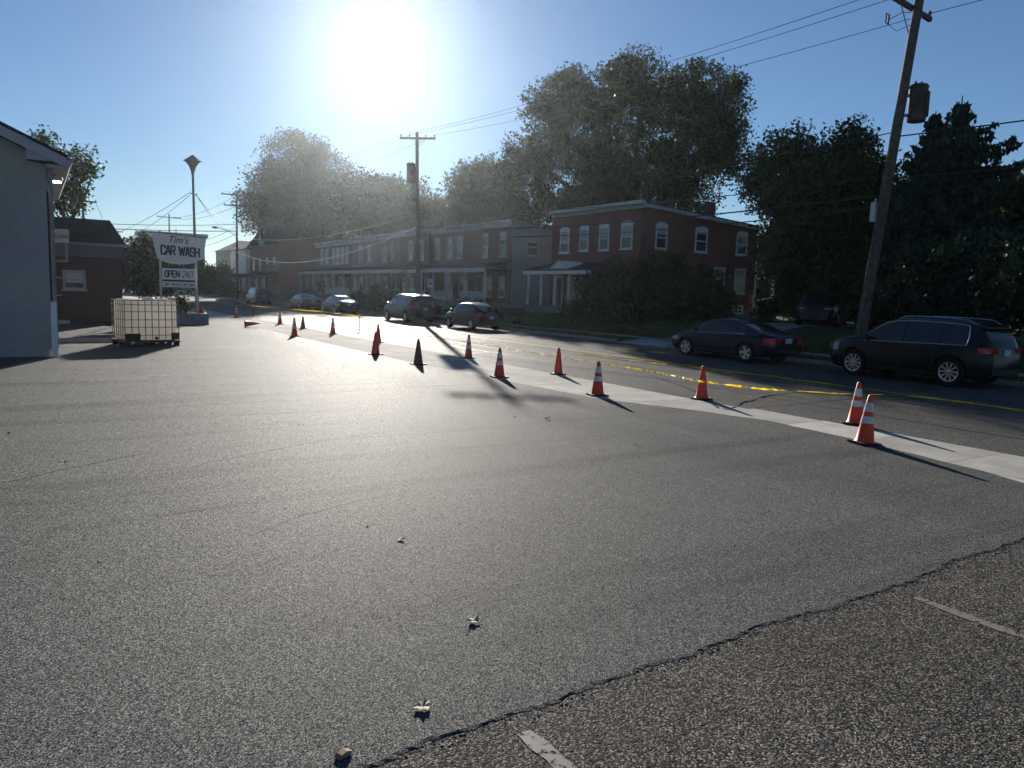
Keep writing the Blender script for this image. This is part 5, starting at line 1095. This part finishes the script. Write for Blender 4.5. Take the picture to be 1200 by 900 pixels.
def B(px, py, rpx, Y, sz=1.0, sy=1.0, w=1.0, rpy=None):
    """a crown mass: centre seen at a pixel at depth Y; radius in photo pixels turned to metres there"""
    c = at(px, py, Y=Y); d = (c-Vector((0, 0, CAMH))).dot(FW); r_ = rpx*d/FPX; rz = (rpy or rpx)*d/FPX; return (tuple(c), (r_, r_*sy, rz), w)

# the big oak behind the corner house
Y5 = 50
tree('huge spreading oak towering behind the brick corner house', (43.5, Y5, GZ), [
    B(650, 130, 46, Y5+1), B(690, 115, 42, Y5-3), B(752, 108, 52, Y5), B(815, 115, 48, Y5-1), B(850, 140, 34, Y5-2), B(625, 185, 38, Y5+2), B(700, 190, 60, Y5), B(780, 180, 62, Y5),
    B(845, 185, 36, Y5-2), B(640, 230, 36, Y5+1, 1, 1, .8), B(720, 235, 50, Y5+2, 1, 1, .8), B(800, 232, 48, Y5+1, 1, 1, .9), B(600, 205, 24, Y5+3), B(665, 100, 22, Y5), B(748, 78, 18, Y5), B(862, 100, 18, Y5-2), B(725, 88, 20, Y5+1)],
    98000, .27, M['leaf_oak'], .55, 21, 60, .90, shrink=.88)
tree('round topped leafy tree right of the corner house, left of its twin', (40.5, 30, GZ), [
    B(925, 180, 32, 30), B(902, 205, 34, 38), B(950, 215, 44, 30), B(928, 250, 40, 33), B(960, 265, 45, 30), B(925, 300, 40, 30), B(892, 235, 22, 40), B(985, 310, 30, 30), B(938, 340, 30, 31), B(912, 285, 18, 39)],
    38000, .23, M['leaf_light'], .35, 22, 50, .75)
tree('leafy tree with a squared top just left of the leaning pole', (41.5, 26, GZ), [
    B(1000, 172, 26, 26), B(985, 205, 36, 26), B(1025, 210, 28, 25.5), B(1000, 250, 44, 26), B(1035, 265, 34, 25.5), B(1005, 310, 42, 26), B(1030, 350, 36, 26), B(985, 350, 30, 26)],
    34000, .23, M['leaf_oak'], .35, 23, 50, .75)
tree('large loose grey green tree above the bare red end wall', (37, 127, .5), [
    B(345, 195, 40, 127), B(320, 225, 34, 126), B(375, 205, 36, 128), B(345, 245, 45, 127), B(305, 255, 24, 125), B(390, 240, 36, 129), B(370, 275, 40, 128), B(330, 280, 22, 127), B(360, 178, 24, 127), B(300, 240, 18, 124)],
    46000, .42, M['leaf_grey'], .6, 24, 50, 1.7)
tree('dark rounded tree rising over the middle of the row roofs', (45, 112, .5), [
    B(425, 228, 28, 112), B(455, 225, 22, 110), B(405, 245, 30, 113), B(440, 258, 36, 112), B(470, 245, 20, 110)], 20000, .50, M['leaf_oak'], .45, 25, 40, 1.5)
tree('feathery small leaved tree behind the top of the minivan pole', (44, 88, .5), [
    B(485, 235, 22, 88), B(510, 250, 20, 86), B(465, 262, 24, 90), B(500, 268, 24, 88)], 9000, .40, M['leaf_light'], .3, 26, 34, 1.2, shell=.5)
tree('feathery tree between the minivan pole and the big oak', (46, 72, .5), [
    B(548, 215, 22, 72), B(570, 205, 20, 71), B(590, 225, 24, 71), B(545, 245, 26, 72), B(580, 250, 28, 72), B(612, 250, 22, 71), B(528, 258, 16, 73)], 16000, .36, M['leaf_light'], .35, 27, 38, 1.1)
tree('thin sparse tree leaning out beyond the white building eave', (2.2, 62, 0), [
    B(85, 190, 22, 62), B(100, 200, 16, 61), B(70, 215, 20, 63), B(85, 228, 20, 62), B(50, 165, 14, 63), B(75, 240, 20, 62), B(108, 195, 9, 61), B(60, 190, 16, 63)], 4200, .26, M['leaf_light'], .16, 28, 22, .75, shell=.4, nl=10)
tree('dark leafy tree left of the car wash sign behind the tote', (7.4, 62, 0), [
    B(158, 300, 18, 62), B(180, 305, 20, 62), B(165, 325, 22, 61), B(145, 318, 14, 61), B(190, 325, 20, 63), B(172, 288, 10, 62), B(205, 318, 18, 64)], 11000, .24, M['leaf_grey'], .18, 29, 42, .65)
tree('dark bushy tree between the sign and the white house corner', (15, 88, 0), [
    B(238, 325, 13, 88), B(232, 315, 10, 88), B(244, 335, 10, 87), B(224, 330, 12, 89)], 5000, .30, M['leaf_dark'], .18, 30, 40, .8)
for k, (px, yt, rp, Y_, lab) in enumerate(((263, 307, 11, 128, 'dark pointed evergreen before the hip roofed house'), (247, 312, 10, 140, 'smaller dark evergreen further left before the sage house'))):
    c = at(px, 345, Y=Y_); tree(lab, (c.x, Y_, .2), [B(px, yt+6, rp*.4, Y_), B(px, yt+15, rp*.7, Y_), B(px, yt+27, rp, Y_)], 4200, .34, M['leaf_dark'], .2, 31+k, 40, .9, 'small evergreens up the street', 'evergreen_tree')
tree('broad tree mass beyond the right edge of the spruce', (49, 21, GZ), [B(1185, 228, 22, 22), B(1215, 245, 36, 21), B(1170, 262, 28, 22.5), B(1240, 215, 34, 20), B(1195, 280, 40, 21.5)], 16000, .26, M['leaf_dark'], .35, 34, 42, .8)
tree('dim tree filling the yard behind the corner house rear porch', (57, 45, GZ), [B(890, 335, 26, 46), B(915, 300, 30, 46), B(945, 335, 34, 44), B(905, 355, 26, 46), B(975, 345, 26, 42)], 12000, .34, M['leaf_dark'], .3, 36, 42, .9)
tree('tall dim tree filling the gap behind the spruce', (49, 27.5, GZ), [B(1065, 240, 26, 27.5), B(1110, 265, 36, 27), B(1060, 285, 36, 28), B(1140, 300, 40, 26), B(1090, 320, 44, 27)], 16000, .30, M['leaf_dark'], .35, 35, 42, .8)

def shrub(label, blobs, n, leaf, m, seed, cat='shrub', name='shrub', group=None, base=None, rc=.45, per=40):
    r = np.random.RandomState(seed); rr = random.Random(seed); xs_ = [b[0] for b in blobs]; base = Vector(base) if base else Vector((sum(x[0] for x in xs_)/len(xs_), sum(x[1] for x in xs_)/len(xs_), .4))
    t = thing(name, label, cat, base, 0, group); bl = [((Vector(b[0])-base)[:], b[1], *(b[2:])) for b in blobs]
    P, C = crown_points(r, bl, max(1, n//per), per, rc, .55); P = P[P[:, 2] > -.1]; quad_mesh('foliage', leaf_quads(r, P, leaf), m, t)
    mb = MB()
    for b in bl:
        for _ in range(3): limb(mb, (rr.uniform(-.2, .2), rr.uniform(-.2, .2), -.2), Vector(b[0])+Vector((rr.gauss(0, .3), rr.gauss(0, .3), 0)), .05, .015, rr, 5)
    mb.build('stems', M['bark'], t, True); return t
shrub('great dark overgrown bush hiding the lower front of the brick corner house', [
    B(735, 335, 34, 34.5), B(775, 325, 34, 33), B(815, 340, 34, 31.5), B(700, 350, 30, 36), B(755, 362, 34, 33.5), B(800, 362, 34, 32), B(840, 352, 22, 31), B(840, 372, 18, 30.8), B(720, 320, 16, 35), B(690, 330, 14, 36.5), B(675, 365, 18, 37), B(790, 310, 16, 32.5)],
    30000, .17, M['shrub'], 41, base=(28.6, 33, .6))
shrub('low clipped green hedge in front of the hatchback porch', [B(555, 362, 12, 47), B(540, 362, 10, 49), B(572, 364, 9, 45)], 5000, .13, M['shrub'], 42, base=(27.5, 47, .3))
shrub('wide rounded dark hedge left of the minivan', [B(440, 350, 14, 64), B(425, 352, 13, 67), B(456, 352, 13, 61), B(412, 356, 9, 70)], 8000, .17, M['leaf_dark'], 43, base=(26.8, 64, .3))
shrub('small shrub at the foot of the red end wall', [B(362, 345, 8, 92), B(378, 335, 7, 92)], 2600, .2, M['shrub'], 44, base=(30, 92, .6))
shrub('dark unclipped shrubbery under the trees beside the driveway', [B(898, 362, 14, 30), B(1022, 368, 18, 22), B(1018, 350, 22, 22), B(940, 350, 22, 29.5), B(1045, 350, 26, 20.5), B(990, 332, 18, 29)], 15000, .17, M['leaf_dark'], 45, base=(34, 25.5, .7))
shrub('tall black green evergreen hedge behind the black sport utility car', [B(1075, 350, 32, 17.2), B(1115, 345, 36, 15.6), B(1160, 345, 38, 14), B(1200, 350, 40, 12.5), B(1090, 315, 30, 17), B(1140, 310, 34, 15), B(1185, 310, 36, 13), B(1225, 320, 44, 11)], 30000, .19, M['needle'], 46, base=(30.5, 15, .6), rc=.55)
shrub('leafy plant with pale flowers growing in the planter', [B(214, 352, 6, 42.2), B(208, 358, 6, 42.1), B(218, 360, 5, 42.2)], 900, .13, M['leaf_light'], 47, base=(6.5, 42.1, .5), rc=.2, per=22)
shrub('low leafy plants in the planter behind the tote', [B(196, 355, 6, 42.1), B(182, 356, 6, 42.2), B(170, 357, 6, 42.2)], 900, .12, M['shrub'], 48, base=(5.0, 42.1, .5), rc=.2, per=22)

# the spruce: tiers of limbs that droop and lift again, hung with needle sprays
def spruce(label, base, H, Rmax, seed, low=1.5, group='spruces behind the leaning pole', asym=None):
    r = np.random.RandomState(seed); rr = random.Random(seed); t = thing('spruce_tree', label, 'tree', base, 0, group); mb = MB(); mb.tube([(0, 0, -.2), (0, 0, H*.5), (0, 0, H)], [.26, .16, .02], 8); mb.build('trunk', M['bark'], t, True)
    mb = MB(); pts = []; z = low
    while z < H-.1:
        f = 1-(z-low)/(H-low); L0 = Rmax*(f**.85)+.12; nb = 6 if f > .15 else 4; off = rr.uniform(0, 6.28)
        for k in range(nb):
            a = off+2*math.pi*k/nb+rr.gauss(0, .2); L = L0*rr.uniform(.62, 1.15)
            if asym:
                for (da, z0, z1, mul) in asym:
                    if abs(((a-da+math.pi) % (2*math.pi))-math.pi) < .6 and z0 < z < z1: L *= mul
            prev = None; bp = []
            for i in range(9):
                s = i/8; zz = z-.28*L*math.sin(math.pi*s*.75)*.8+.12*L*s*s*1.4; p = Vector((math.cos(a)*L*s, math.sin(a)*L*s, zz)); bp.append(p)
            mb.tube(bp, [.045*(1-i/9)+.008 for i in range(9)], 4, False)
            m = int(L*46)+10
            for _ in range(m):
                s = rr.uniform(.12, 1.02); i = min(7, int(s*8)); p = bp[i].lerp(bp[i+1], min(1.2, s*8-i)); sd = rr.gauss(0, .16*L*(1-s)+.07); pts.append((p.x-math.sin(a)*sd, p.y+math.cos(a)*sd, p.z-abs(rr.gauss(0, .15))-abs(sd)*.25))
        z += rr.uniform(.20, .34)
    mb.build('limbs', M['bark'], t, True); P = np.array(pts); n = len(P); V = leaf_quads(r, P, .34, droop=1.6); V[:, 1] = P+(V[:, 1]-P)*.7; V[:, 3] = P+(V[:, 3]-P)*.7
    quad_mesh('needles', V, M['needle'], t); return t
c = at(1128, 112, Y=18.5); spruce('tall dark spruce with long limbs reaching right, behind the leaning pole', (c.x, c.y, GZ), c.z-GZ, 3.3, 51, asym=[(R(-36), 6.6, 9.0, 1.95)])
c = at(1097, 130, Y=20.2); spruce('second spruce top standing just left behind the tall spruce', (c.x, c.y, GZ), c.z-GZ, 3.0, 52)

# ================================================================== AIR
mb = MB(); mb.box((-640, -640, -1.2), (640, 640, 27.5)); hz = stuff(mb.build('haze', None))
hm = bpy.data.materials.new('haze_air'); hm.use_nodes = True; t_ = hm.node_tree; t_.nodes.clear(); o_ = N(t_, 'ShaderNodeOutputMaterial'); v_ = N(t_, 'ShaderNodeVolumePrincipled')
v_.inputs['Color'].default_value = (.82, .91, 1, 1); v_.inputs['Density'].default_value = .00017; v_.inputs['Anisotropy'].default_value = .87
t_.links.new(v_.outputs[0], o_.inputs['Volume']); hz.data.materials.append(hm)
